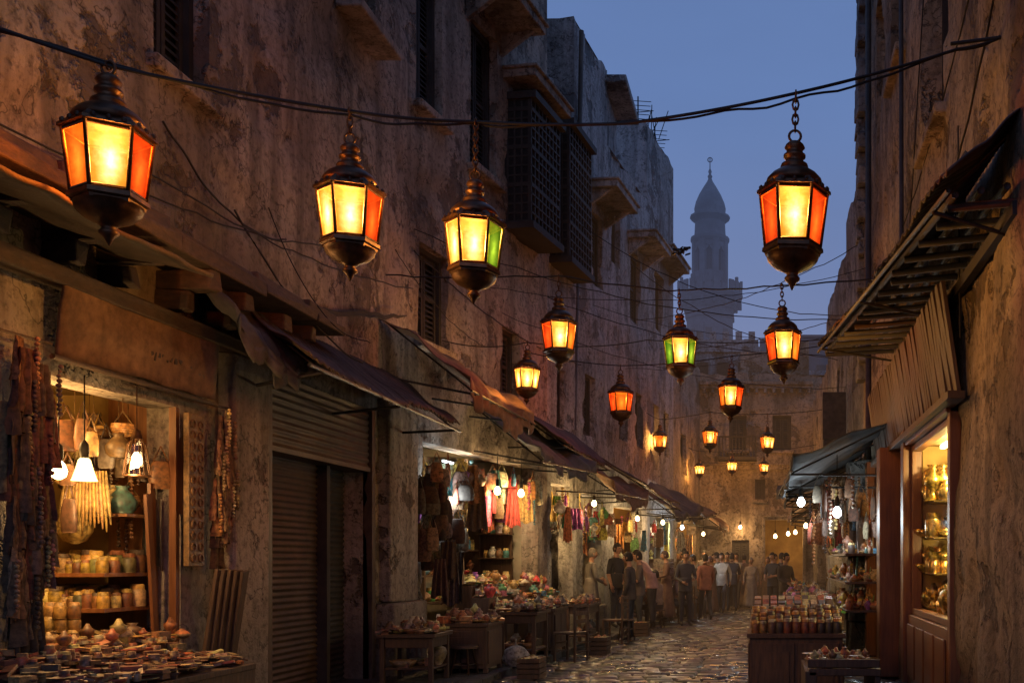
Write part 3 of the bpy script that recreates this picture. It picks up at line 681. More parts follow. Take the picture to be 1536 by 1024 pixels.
b = B(); TR = [(.40, .17, .06), (.46, .25, .09), (.3, .09, .04), (.2, .1, .05), (.36, .2, .1), (.46, .32, .15), (.12, .07, .04), (.46, .34, .18), (.4, .1, .05)]
scatter(b, -4.92, -4.02, 5.95, 7.78, lambda x, y: .8 + max(0, -4.2 - x) * .2 + R.uniform(0, .03), 520, TR, .05, .115, 'bxppppppdddxj')
scatter(b, -5.2, -4.75, 6.8, 8.2, lambda x, y: .93 + R.uniform(0, .05), 170, TR + GOLD, .06, .13, 'vbxhppdd')
b.obj('souvenir_trinkets', ['goods'])
b = B(); b.box(-4.02, -3.99, 5.92, 7.8, .62, .79); b.box(-5.25, -4.98, 6.8, 8.3, .1, .92); b.obj('table_fascia', ['wood'])
bulb(-4.92, 6.95, 2.24, 2.95, 24, s=1.25, col=(1, .56, .2)); bulb(-4.98, 7.3, 2.28, 2.95, 30, s=1.4, col=(1, .56, .2), bell=True)
E = empty('glass_lamp'); b = B(); x, y, z = -4.9, 7.78, 2.4
b.lathe((x, y, z), [(.095, -.14), (.06, .1), (.03, .14)], 8, 1, smooth=False); b.lathe((x, y, z + .14), [(.045, 0), (.03, .05), (.01, .08)], 8, 0); b.tube([(x, y, z + .2), (x, y, 2.95)], .005, 4, 0)
for k in range(8):
    a = k * math.pi / 4; b.tube([(x + .096 * math.cos(a), y + .096 * math.sin(a), z - .14), (x + .062 * math.cos(a), y + .062 * math.sin(a), z + .1), (x + .03 * math.cos(a), y + .03 * math.sin(a), z + .145)], .004, 4, 0)
b.lathe((x, y, z - .02), [(.01, -.06), (.035, -.03), (.035, .02), (.015, .06)], 8, 2); b.lathe((x, y, z - .15), [(.1, 0), (.1, .012)], 8, 0)
b.obj('lamp', ['bronze', 'glass', 'bulb'], E); point('lamp_light', (x + .02, y - .13, z - .05), 18, (1, .56, .2), .04, E)
point('room_light', (-5.55, 7.3, 2.7), 52, (1, .55, .17), .08, FA.E)  # added point light brightening the shop interior, no bulb modelled

# ------------------------------------------------------------------ roller shutter
E = empty('roller_shutter'); b = B()
def rib(u, v): return (-5.22 + .012 * math.cos(v * 2 * math.pi * 38) + .01 * N(u * 5, v * 5, 0), 10.02 + u * 1.6, .13 + v * 2.6)
b.sheet(rib, 6, 38 * 6); b.obj('slats', ['metal'], E)
b = B(); b.sheet(lambda u, v: (-5.28 + .012 * math.cos(v * 2 * math.pi * 38), 11.68 + u * .8, .13 + v * 2.6), 4, 38 * 6)
b.box(-5.3, -5.1, 11.6, 11.68, .1, 2.75); b.obj('door_leaf', ['dark'], E)
b = B(); b.sheet(lambda u, v: (-4.97 + .01 * math.cos(v * 2 * math.pi * 9), 9.98 + u * 2.5, 2.76 + v * .72), 6, 54); b.box(-5.3, -4.95, 9.95, 12.52, 2.70, 2.758); b.box(-5.05, -4.93, 9.9, 9.98, .1, 3.5); b.box(-5.05, -4.93, 12.5, 12.6, .1, 3.5); b.obj('housing', ['metal'], E, bevel=.005)
b = B(); b.box(-5.05, -4.72, 12.75, 13.95, .1, 1.05, j=.02); b.box(-5.05, -4.82, 12.85, 13.85, 1.05, 3.9, j=.02); b.obj('pilaster', ['plA'], FA.E, bevel=.03)
b = B(); b.box(-5.05, -4.85, 9.15, 9.75, .1, 3.5, j=.02); b.obj('pier', ['plA'], FA.E, bevel=.03)

# ------------------------------------------------------------------ awnings
def awning(name, p00, p10, p01, p11, mat, corr=0, sag=.08, rag=.05, nu=60, nv=10, val=0., th=.012, poles=True):
    p00, p10, p01, p11 = map(Vector, (p00, p10, p01, p11)); ph = R.uniform(0, 99)
    def f(u, v):
        p = (p00 * (1 - u) + p10 * u) * (1 - v) + (p01 * (1 - u) + p11 * u) * v
        z = -sag * math.sin(math.pi * u) * v + N(u * 5, v * 3, ph) * sag * .8 + N(u * 2, v, ph + 5) * sag * v
        if corr: z += .018 * math.sin(u * corr * 6.28) + .02 * math.floor(N(u * 6, 3, ph) * 2.5) * v
        else: z += -.4 * sag * abs(math.sin(u * 5 * math.pi)) * v + N(u * 14, v * 9, ph) * sag * .2
        q = p + Vector((0, 0, z)); 
        if v == 1: q += (p01 - p00).normalized() * N(u * 14, 0, ph) * rag
        return q
    b = B(); b.sheet(f, nu, nv)
    if val:
        def g(u, v):
            e = f(u, 1); return (e[0] + .02 * math.sin(u * 60) * v, e[1], e[2] - v * (val * (.75 + .25 * abs(math.sin(u * 22))) + N(u * 9, 3, ph) * .05))
        b.sheet(g, nu, 3)
    E = empty(name); b.obj('sheet', [mat], E, solid=th)
    if poles:
        b = B(); b.tube([p01 - Vector((0, 0, .04 + sag)), p11 - Vector((0, 0, .04 + sag))], .018, 6)
        for u in (.06, .5, .94):
            a = p00 * (1 - u) + p10 * u; c = p01 * (1 - u) + p11 * u; b.tube([a - Vector((0, 0, .75)), c - Vector((0, 0, .06 + sag))], .016, 6); b.tube([a - Vector((0, 0, .04)), c - Vector((0, 0, .05 + sag))], .014, 6)
        b.obj('struts', ['iron'], E)
awning('corrugated_awning', (-4.97, 9.3, 4.0), (-4.97, 13.6, 4.05), (-3.98, 8.7, 3.42), (-3.95, 12.9, 3.38), 'tin', corr=46, nu=230, sag=.08, rag=.12)
awning('torn_awning', (-4.95, 8.3, 4.1), (-4.95, 9.4, 4.1), (-4.35, 8.3, 3.62), (-4.3, 9.5, 3.5), 'cloth2', sag=.16, rag=.2, nu=30, val=.15, poles=False)
awning('canvas_awning', (-4.98, 12.9, 4.75), (-4.65, 15.9, 4.6), (-3.75, 12.7, 3.95), (-3.5, 15.1, 3.85), 'cloth', sag=.16, val=.28)
awning('canvas_awning', (-4.7, 15.8, 4.1), (-4.25, 18.6, 4.0), (-3.5, 15.5, 3.35), (-3.1, 18.2, 3.4), 'cloth2', sag=.18, val=.15)
awning('corrugated_awning', (-4.5, 17.0, 4.3), (-4.0, 20.6, 4.2), (-3.5, 17.2, 3.7), (-3.2, 20.4, 3.55), 'tin', corr=36, nu=180, rag=.15)
awning('canvas_awning', (-4.1, 19.2, 3.7), (-3.75, 22.2, 3.6), (-2.9, 19.0, 3.1), (-2.6, 22.0, 3.15), 'cloth', sag=.18, val=.2)
awning('corrugated_awning', (-3.8, 21.9, 3.9), (-3.3, 25.3, 3.6), (-2.7, 21.9, 3.35), (-2.2, 25.1, 3.0), 'tin', corr=36, nu=180, rag=.15)
awning('canvas_awning', (-3.4, 25.0, 3.5), (-3.0, 28.3, 3.7), (-2.3, 25.0, 2.9), (-1.8, 28.2, 3.05), 'cloth2', sag=.18, val=.15)
awning('corrugated_awning', (-3.0, 28.1, 3.5), (-2.6, 31.3, 3.6), (-1.8, 28.2, 2.9), (-1.6, 31.3, 3.1), 'tin', corr=30, nu=150, rag=.15)
awning('canvas_awning', (-2.7, 31.2, 3.5), (-2.4, 34.2, 3.5), (-1.5, 31.3, 2.85), (-1.3, 34.2, 2.8), 'cloth', sag=.15, val=.15)
awning('tin_roof', (1.78, 7.0, 4.75), (1.78, 14.4, 5.15), (1.2, 6.6, 4.15), (.72, 14.0, 4.62), 'tind', corr=60, nu=300, sag=.07, rag=.14)
awning('tarpaulin_awning', (1.76, 13.8, 3.55), (1.76, 18.6, 3.5), (.35, 13.9, 3.02), (.2, 18.4, 2.95), 'cloth2', sag=.14, val=.14)
awning('tarpaulin_awning', (1.76, 18.8, 3.6), (1.7, 23.0, 3.5), (.4, 18.9, 3.05), (.4, 23.0, 3.0), 'cloth2', sag=.12, val=.12)
awning('canvas_awning', (1.7, 23.4, 3.5), (1.62, 28, 3.4), (.6, 23.4, 2.9), (.6, 28, 2.85), 'cloth', sag=.12, val=.12)
awning('corrugated_awning', (1.62, 28.4, 3.5), (1.6, 33, 3.4), (.7, 28.4, 2.95), (.8, 33, 2.9), 'tin', corr=30, nu=150)
b = B()
for k in range(16):
    yy = 7.1 + k * .47; b.tube([(1.8, yy, 4.14 + .028 * k), (1.3 - .03 * k + R.uniform(-.05, .05), yy + R.uniform(-.08, .08), 4.08 + .028 * k)], .03, 6)
for k in range(3): b.tube([(1.3 + k * .18, 6.9, 4.12 + k * .03), (.85 + k * .33, 14.2, 4.55 + k * .03)], .028, 6)
b.box(1.72, 1.79, 7, 14.3, 4.02, 4.12); b.obj('roof_rafters', ['dark'])

# ------------------------------------------------------------------ SHOP 2 and onward
def shopfill(F, o, n, pal, dens=1.):
    u0, u1, z0, z1 = o; b = B(); bt = B(); bs = B()
    for z in (.9, 1.35, 1.8, 2.25): F.fbox(bs, u0, u1, z - .03, z, 1.1, 1.45)
    for u in (u0 + .02, (u0 + u1) / 2, u1 - .06): F.fbox(bs, u, u + .04, .1, 2.6, 1.1, 1.44)
    F.fbox(bs, u1 + .02, u1 + .06, .1, 2.7, .5, 1.4)
    for z in (1.2, 1.65, 2.1): F.fbox(bs, u1 - .25, u1 + .02, z - .025, z, .45, 1.08)
    bs.obj('shop_shelves', ['wood'], F.E)
    for z in (.9, 1.35, 1.8, 2.25):
        k = u0 + .08
        while k < u1 - .08:
            s = R.uniform(.12, .26); x, y, _ = F.P(k, 0, 1.25); c = jit(R.choice(pal), .3)
            R.choice([vase, jar, bowl, heap])(b, x, y, z, s, c); k += s * .75
    for z in (1.2, 1.65, 2.1):
        for d in (.55, .68, .81, .94): 
            x, y, _ = F.P(u1 - .12, 0, d); R.choice([vase, jar, vase])(b, x, y, z, R.uniform(.14, .24), jit(R.choice(pal), .3))
    for k in range(int(n * dens)):
        u = R.uniform(u0 + .1, u1 - .05); d = R.uniform(-.25, .9); x, y, _ = F.P(u, 0, d); zt = z1 - R.uniform(.05, .6); q = R.random(); c = jit(R.choice(pal), .3)
        if q < .4: bag(bt, x, y, zt, R.uniform(.16, .28), R.uniform(.3, .55), c, R.uniform(0, 3))
        elif q < .65: drape(bt, x, y, zt, R.uniform(.2, .35), R.uniform(.35, .75), c, R.uniform(-.6, .6), .03, 3)
        elif q < .82: strand(b, x, y, zt, R.uniform(.3, .7), R.uniform(.02, .035), c)
        else: vase(b, x, y, zt - .35, .25, c)
    b.obj('shop_goods', ['goods'], F.E); bt.obj('hanging_bags', ['cloths'], F.E)
shopfill(FB, oS2, 130, BRIGHT); shopfill(FC1, oS3, 34, BRIGHT); shopfill(FC2, oS4, 34, BRIGHT); shopfill(FD1, oS5, 40, BRIGHT); shopfill(FD2, oS6, 30, BRIGHT); shopfill(FE, oS7, 20, WARM)
shopfill(RB, oR2, 26, BRIGHT); shopfill(RC, oR3, 22, BRIGHT)
b = B()
for k in range(30):
    y = R.uniform(13.9, 15.0); x = FB.P(FB.u(max(y, 14)), 0, -.1 - R.uniform(0, .3))[0]; bag(b, x, y, R.uniform(1.9, 3.2), R.uniform(.16, .28), R.uniform(.35, .6), jit(R.choice(BROWN), .3), R.uniform(-.5, .9))
for k in range(6):
    y = 14.1 + k * .14; drape(b, -4.6 + R.uniform(-.1, .1), y, R.uniform(1.5, 2.0), .25, R.uniform(.5, .8), jit(R.choice(BROWN), .3), R.uniform(-.3, .5), .05, 3)
b.obj('leather_bags', ['cloths'])
def bank(name, x0, x1, y0, y1, zb, zf_, n, pal, z0=.125):
    E = empty(name); b = B()
    for i in range(3):
        t = i / 3; xa = x1 - (x1 - x0) * t; z = zf_ + (zb - zf_) * t
        b.box(xa - (x1 - x0) / 3, xa, y0, y1, z0 + .001 * i, z)
    b.obj('stepped_crates', ['wood'], E, bevel=.01)
    b = B(); scatter(b, x0, x1, y0, y1, lambda x, y: zf_ + (zb - zf_) * (min(2, int((x1 - x) / (x1 - x0) * 3)) / 3), n, pal, .06, .16, 'vbjxhppd'); b.obj('wares', ['goods'], E)
bank('display_stand', -4.75, -3.95, 15.2, 17.2, 1.4, .85, 360, WARM + BRIGHT)
bank('display_stand', -4.4, -3.7, 17.3, 18.8, 1.35, .8, 240, WARM + BRIGHT)
T = [('wooden_table', -4.65, -3.95, 11.9, 12.6, .72, False), ('painted_cabinet', -4.4, -3.62, 13.0, 13.8, .78, True), ('wooden_table', -3.85, -3.28, 14.3, 15.2, .86, False),
     ('wooden_cabinet', -3.75, -3.3, 15.6, 16.6, .85, True), ('wooden_table', -3.45, -3.0, 17.0, 18.2, .85, False), ('wooden_table', -3.3, -2.85, 22.6, 24.2, .85, False), ('wooden_table', -3.0, -2.45, 24.6, 26.2, .85, False), ('wooden_table', -2.7, -2.15, 26.8, 28.6, .85, False), ('wooden_table', -2.4, -1.9, 29.4, 31.4, .85, False)]
for nm, x0, x1, y0, y1, h, cab in T:
    table(nm, x0, x1, y0, y1, h, .13, 'wood', cab=cab)
    b = B(); scatter(b, x0 + .05, x1 - .05, y0 + .05, y1 - .05, lambda x, y: h + .002, int(90 * (x1 - x0) * (y1 - y0) / .5), BROWN + WARM, .06, .15, 'vbxppjpd'); b.obj('table_wares', ['goods'])
    if not cab:
        b = B(); scatter(b, x0 + .1, x1 - .1, y0 + .1, y1 - .1, lambda x, y: .316, 10, BROWN, .1, .2, 'xbv'); b.obj('stored_wares', ['goods'])
def stool(x, y, h=.45, s=.17):
    b = B(); b.lathe((x, y, h - .03), [(s, 0), (s * 1.05, .015), (s, .035)], 14)
    for k in range(4):
        a = k * math.pi / 2 + .6; b.tube([(x + s * .6 * math.cos(a), y + s * .6 * math.sin(a), h - .03), (x + s * 1.05 * math.cos(a), y + s * 1.05 * math.sin(a), .135 if x < kx(y) else .03)], [.018, .014], 6)
    for k in range(4):
        a = k * math.pi / 2 + .6; a2 = a + math.pi / 2; b.tube([(x + s * .85 * math.cos(a), y + s * .85 * math.sin(a), .26), (x + s * .85 * math.cos(a2), y + s * .85 * math.sin(a2), .26)], .01, 5)
    b.obj('wooden_stool', ['wood'])
def chair(x, y, rz):
    b = B(); m = Matrix.Translation((x, y, .13 if x < kx(y) else .03)) @ Matrix.Rotation(rz, 4, 'Z')
    def bx(x0, x1, y0, y1, z0, z1):
        vs = [m @ Vector((a, c, d)) for a in (x0, x1) for c in (y0, y1) for d in (z0, z1)]; b.add(vs, [(0, 1, 3, 2), (4, 6, 7, 5), (0, 4, 5, 1), (2, 3, 7, 6), (0, 2, 6, 4), (1, 5, 7, 3)])
    bx(-.2, .2, -.2, .2, .43, .46)
    for a in (-.2, .165):
        bx(a, a + .035, .165, .2, 0, .428); bx(a, a + .035, -.2, -.165, 0, .9)
    for z in (.6, .72, .84): bx(-.16, .16, -.195, -.175, z, z + .06)
    for z in (.15, .28): bx(-.16, .16, .17, .19, z, z + .025); bx(-.16, .16, -.19, -.17, z, z + .025)
    b.obj('wooden_chair', ['wood'], bevel=.004)
chair(-3.05, 15.6, 1.2); chair(-2.85, 18.9, 1.4); stool(-2.75, 19.6); stool(-2.55, 23.4); stool(-2.3, 25.2); stool(-1.95, 27.4); stool(-3.9, 12.9, .5); stool(-1.7, 29.9); chair(-2.1, 26.2, 1.8)
b = B(); b.sheet(lambda u, v: (-3.5 + (.17 * math.sin(min(1, v * 1.15 + .12) * math.pi) ** .5 * (1 + .18 * N(math.cos(u * 6.28), math.sin(u * 6.28), v * 4)) + .01) * math.cos(u * 2 * math.pi), 13.95 + (.15 * math.sin(min(1, v * 1.15 + .12) * math.pi) ** .5 * (1 + .18 * N(math.cos(u * 6.28), math.sin(u * 6.28), v * 4)) + .01) * math.sin(u * 2 * math.pi), .13 + v * .38), 28, 18, 0, (.3, .27, .24)); b.obj('cloth_sack', ['cloths'])
b = B(); b.box(-3.5, -3.15, 19.6, 20.1, .13, .45, j=.02); b.box(-3.46, -3.2, 19.65, 20.05, .451, .72, j=.02); b.obj('stone_block', ['pave'], bevel=.02)
b = B()
for k in range(6): b.box(-3.0 + .2, -2.3, 24.7, 25.4, 1.0 + k * .11, 1.09 + k * .11, j=.015, col=jit((.25, .2, .16)))
b.obj('stacked_trays', ['goods'])
for (x, y, w_, h_) in [(-3.3, 13.2, .3, .28), (-2.95, 16.6, .3, .3), (-2.8, 20.6, .35, .3), (.05, 12.0, .3, .3), (.0, 14.9, .35, .35), (.2, 18.2, .35, .4)]:
    b = B(); zz = .13 if x < kx(y) else .035
    for k in range(4): b.box(x, x + w_, y, y + .02, zz + k * h_ / 4, zz + (k + .8) * h_ / 4); b.box(x, x + w_, y + .4, y + .42, zz + k * h_ / 4, zz + (k + .8) * h_ / 4); b.box(x, x + .02, y + .022, y + .398, zz + k * h_ / 4, zz + (k + .8) * h_ / 4); b.box(x + w_ - .02, x + w_, y + .022, y + .398, zz + k * h_ / 4, zz + (k + .8) * h_ / 4)
    b.box(x + .02, x + w_ - .02, y + .02, y + .4, zz + .02, zz + .04); b.obj('slatted_crate', ['wood'])
    b = B(); scatter(b, x + .05, x + w_ - .05, y + .06, y + .36, lambda x, y: zz + h_ * .75, 22, WARM, .06, .11, 'hbx'); b.obj('crate_wares', ['goods'])
bulb(-4.28, 15.9, 2.72, 3.3, 55, s=1.3); bulb(-4.15, 16.9, 2.75, 3.3, 55, s=1.3)
E = empty('fluorescent_lamp'); b = B(); b.tube([(-4.75, 14.6, 2.75), (-4.75, 14.62, 2.1)], .02, 8); b.obj('tube', ['tube'], E); point('tube_light', (-4.66, 14.68, 2.5), 34, (.75, .9, 1), .1, E)
E = empty('fluorescent_lamp'); b = B(); b.tube([(-4.95, 15.3, 3.12), (-4.9, 16.5, 3.12)], .02, 8); b.obj('tube', ['tube'], E)
point('room_light', (-5.0, 16.0, 2.85), 105, (.98, .88, .66), .1, FB.E); point('room_light', (-4.6, 17.9, 2.6), 65, (1, .7, .34), .1, FB.E)  # added point lights filling the second shop, no bulbs modelled
for x, y, z, w, c in [(-3.45, 20.0, 2.75, 60, (1, .6, .22)), (-3.05, 23.6, 2.6, 62, (1, .66, .3)), (-2.7, 26.0, 2.6, 62, (1, .6, .25)), (-2.4, 28.4, 2.55, 55, (.88, .95, 1)), (-2.0, 31.6, 2.45, 58, (1, .6, .22))]:
    bulb(x, y, z, z + .4, w, 'bulbw' if c[2] > .65 else 'bulb', 1.2, c)
for F, o, c, w in ((FC1, oS3, (1, .58, .22), 80), (FC2, oS4, (1, .7, .34), 80), (FD1, oS5, (1, .6, .22), 80), (FD2, oS6, (1, .8, .48), 80), (FE, oS7, (1, .55, .2), 75), (RB, oR2, (.8, .92, 1), 40), (RC, oR3, (1, .66, .34), 50), (RA, oRD, (1, .55, .2), 30)):
    p = F.P((o[0] + o[1]) / 2, 2.5, .75); point('room_light', p, w, c, .1, F.E)  # added fill light in the middle of each room, without a bulb mesh
for dx in (.3, .75, 1.0): bulb(dx, 34.9, 2.4 + dx * .2, 3.1, 8, 'bulb', 1.5, (1, .5, .15))
bulb(-.9, 34.1, 2.75, 3.3, 30, 'bulb', 1.3, (1, .55, .2))  # extra bulb added to light the door in the end wall

# ------------------------------------------------------------------ RIGHT: display window, fascia, stall
E = empty('display_window'); b = B(); u0, u1, z0, z1 = oW
fr = .07
for a, c, d, e in ((u0, u0 + fr, z0, z1), (u1 - fr, u1, z0, z1), (u0 + fr, u1 - fr, z0, z0 + fr), (u0 + fr, u1 - fr, z1 - fr, z1)): RA.fbox(b, a, c, d, e, -.02, .1)
RA.fbox(b, u0 - .25, u0 - .01, .1, 3.2, -.12, .05); RA.fbox(b, u1 + .01, u1 + .14, .1, 3.2, -.06, .05); RA.fbox(b, u0, u1, .05, z0 - .01, -.06, .1)
for k in range(4):
    w = (u1 - u0) / 4; RA.fbox(b, u0 + k * w + .06, u0 + (k + 1) * w - .06, .2, z0 - .12, -.085, -.061)
RA.fbox(b, u0 - .2, u1 + .14, 3.01, 3.12, -.1, .05); b.obj('frame', ['redwood'], E, bevel=.008)
b = B(); P = RA.P
b.add([P(u0, z0, .95), P(u1, z0, .95), P(u1, z1, .95), P(u0, z1, .95)], [(0, 1, 2, 3)]); 
for u in (u0, u1): b.add([P(u, z0, .11), P(u, z0, .95), P(u, z1, .95), P(u, z1, .11)], [(0, 1, 2, 3)])
for z in (z0, z1): b.add([P(u0, z, .11), P(u1, z, .11), P(u1, z, .95), P(u0, z, .95)], [(0, 1, 2, 3)])
b.obj('case', ['room'], E)
b = B(); b.add([P(u0 + fr, z0 + fr, .03), P(u1 - fr, z0 + fr, .03), P(u1 - fr, z1 - fr, .03), P(u0 + fr, z1 - fr, .03)], [(0, 1, 2, 3)]); b.obj('pane', ['glass'], E)
b = B()
for z in (1.03, 1.45, 1.87, 2.3):
    RA.fbox(b, u0 + .02, u0 + .7, z - .02, z, .14, .9, 0, (.4, .3, .12))
    for k in range(5):
        for d in (.18, .32, .48, .66):
            x, y, _ = P(u0 + .1 + k * .13 + R.uniform(-.02, .02), 0, d + R.uniform(-.02, .02)); s = R.uniform(.2, .32)
            if k > 2 and R.random() < .4: continue
            R.choice([vase, vase, bowl, jar])(b, x, y, z, s, jit((.75, .52, .16), .2))
for k in range(12):
    x, y, _ = P(R.uniform(u0 + .8, u1 - .2), 0, R.uniform(.2, .8)); vase(b, x, y, z0 + .01, R.uniform(.25, .45), jit((.75, .52, .16), .2))
for k in range(5):
    x, y, _ = P(u0 + .3 + k * .12, 0, .2 + .1 * k); vase(b, x, y, 2.45, .28, jit((.75, .52, .16), .2))
b.obj('brassware', ['brass'], E)
b = B(); RA.fbox(b, u0 + .2, u0 + 1.2, z1 - .05, z1 - .01, .3, .36); b.obj('strip_lamp', ['bulb'], E)
point('case_light', P(u0 + 1.0, 2.75, .4), 100, (1, .76, .28), .06, E); point('case_light', P(u0 + .9, 1.7, .3), 14, (1, .76, .28), .06, E)
b = B(); yy = 9.0
while yy < 15.6:
    b.rbox((1.66, yy + .06, 3.62), (.018, .056, .5 + R.uniform(-.02, .02)), 0, 0, ry=rad(-9 + R.uniform(-1.5, 1.5))); yy += .125
b.box(1.62, 1.78, 8.95, 15.6, 3.05, 3.12); b.obj('slatted_fascia', ['wood'], bevel=.004)
b = B(); b.box(1.5, 1.8, 13.3, 13.65, .05, 3.1); b.box(1.62, 1.8, 16.25, 16.5, .05, 3.2); b.obj('door_post', ['redwood'], bevel=.012)
b = B()
for z in (0, .55, 1.15, 1.7, 2.3, 2.8): b.box(1.42, 1.82, 17.2, 17.75, z, z + .53, j=.03)
b.obj('stone_pillar', ['pave'], bevel=.03)
table('spice_cabinet', -.2, .8, 10.1, 11.7, .86, .03, 'wood', cab=True)
b = B()
for r in range(5):
    for k in range(11):
        x = -.12 + k * .085; yy = 10.2 + r * .13; zz = .862 + r * .03
        jar(b, x + R.uniform(-.01, .01), yy, zz, R.uniform(.12, .16), jit(R.choice([(.2, .06, .03), (.3, .17, .05), (.12, .07, .04), (.28, .12, .04), (.05, .04, .03)])), jit(R.choice([(.4, .32, .2), (.12, .08, .05), (.5, .25, .06)])))
for r in range(4):
    for k in range(10): b.rbox((-.1 + k * .09, 10.95 + r * .17, 1.0 + r * .045), (.035, .07, .045), 0, 0, jit(R.choice([(.35, .2, .08), (.35, .12, .06), (.1, .07, .05), (.4, .32, .18)])), rx=.3 + R.uniform(-.2, .2))
b.obj('spice_jars', ['goods'])
b = B(); b.box(.32, .42, 8.3, 9.3, .05, .68); b.box(.35, .95, 8.3, 9.3, .64, .7); b.box(.9, .95, 8.32, 9.28, .05, .64); b.box(.34, .94, 8.3, 8.34, .71, .78); b.obj('wooden_crate', ['wood'], bevel=.008)
b = B(); scatter(b, .4, .9, 8.4, 9.25, lambda x, y: .71, 110, WARM, .05, .1, 'vbxppd'); b.obj('crate_wares', ['goods'])
for i, (x0, x1, y0, y1, h) in enumerate([(.15, .95, 12.4, 13.8, .84), (.2, 1.0, 14.4, 16.4, .86), (.3, 1.1, 17.2, 19.6, .86), (.5, 1.1, 20.5, 23, .85), (.6, 1.1, 24, 27, .85)]):
    table('wooden_table', x0, x1, y0, y1, h, .03, 'wood', cab=i % 2 == 0)
    b = B(); scatter(b, x0 + .05, x1 - .05, y0 + .05, y1 - .05, lambda x, y: h + .002 + (x - x0) * .12, int(120 * (x1 - x0) * (y1 - y0)), WARM + BROWN + BRIGHT, .06, .16, 'vbjxhppd'); b.obj('table_wares', ['goods'])
b = B()
for k in range(60):
    y = R.uniform(14, 18.3); x = R.uniform(.7, 1.6); q = R.random()
    if q < .6: bag(b, x, y, R.uniform(2.2, 3.05), R.uniform(.13, .25), R.uniform(.3, .55), jit(R.choice(BROWN + BROWN + [(.16, .18, .16), (.1, .15, .2), (.35, .08, .05)]), .3), R.uniform(0, 3))
    else: strand(b, x, y, R.uniform(2.3, 3.0), R.uniform(.3, .9), R.uniform(.02, .035), R.choice(BROWN + WARM))
b.obj('hanging_bags', ['cloths'])
b = B()
for z in (.9, 1.3, 1.7): b.box(1.1, 1.7, 14, 18.4, z - .03, z, 0, (.1, .06, .03))
scatter(b, 1.12, 1.65, 14.1, 18.3, lambda x, y: R.choice((.9, 1.3, 1.7)), 300, WARM + BRIGHT + BROWN, .07, .17, 'vbjhxs')
b.obj('stall_shelves', ['goods'])
bulb(.55, 16., 2.55, 2.98, 36, 'bulbw', 1.5, (.75, .9, 1)); bulb(1.0, 14.2, 2.3, 3.1, 26, 'bulbw', 1.5, (.75, .9, 1))
bulb(1.0, 25.5, 2.5, 3.0, 34, 'bulb', 1.3)
b = B(); b.box(1.25, 1.72, 20.0, 20.5, 5.9, 6.5); b.box(1.22, 1.25, 20.05, 20.45, 5.95, 6.45); b.obj('air_conditioner', ['conc'], bevel=.02)
b = B(); b.box(1.2, 1.7, 21.4, 21.6, 4.2, 5.2); b.box(1.3, 1.7, 23.0, 23.2, 4.0, 4.9); b.obj('projecting_sign', ['cloth2'], bevel=.01)
b = B(); b.tube([(1.72, 16.9, 3.3), (1.72, 16.9, 15.8)], .05, 8); b.tube([(1.74, 12.9, 5.3), (1.73, 12.95, 15.8)], .03, 8); b.obj('drain_pipe', ['tin'])
b = B(); b.tube([(-4.0, 20.75, 4.3), (-3.85, 20.8, 12.6)], .05, 8); b.obj('drain_pipe', ['tin'])

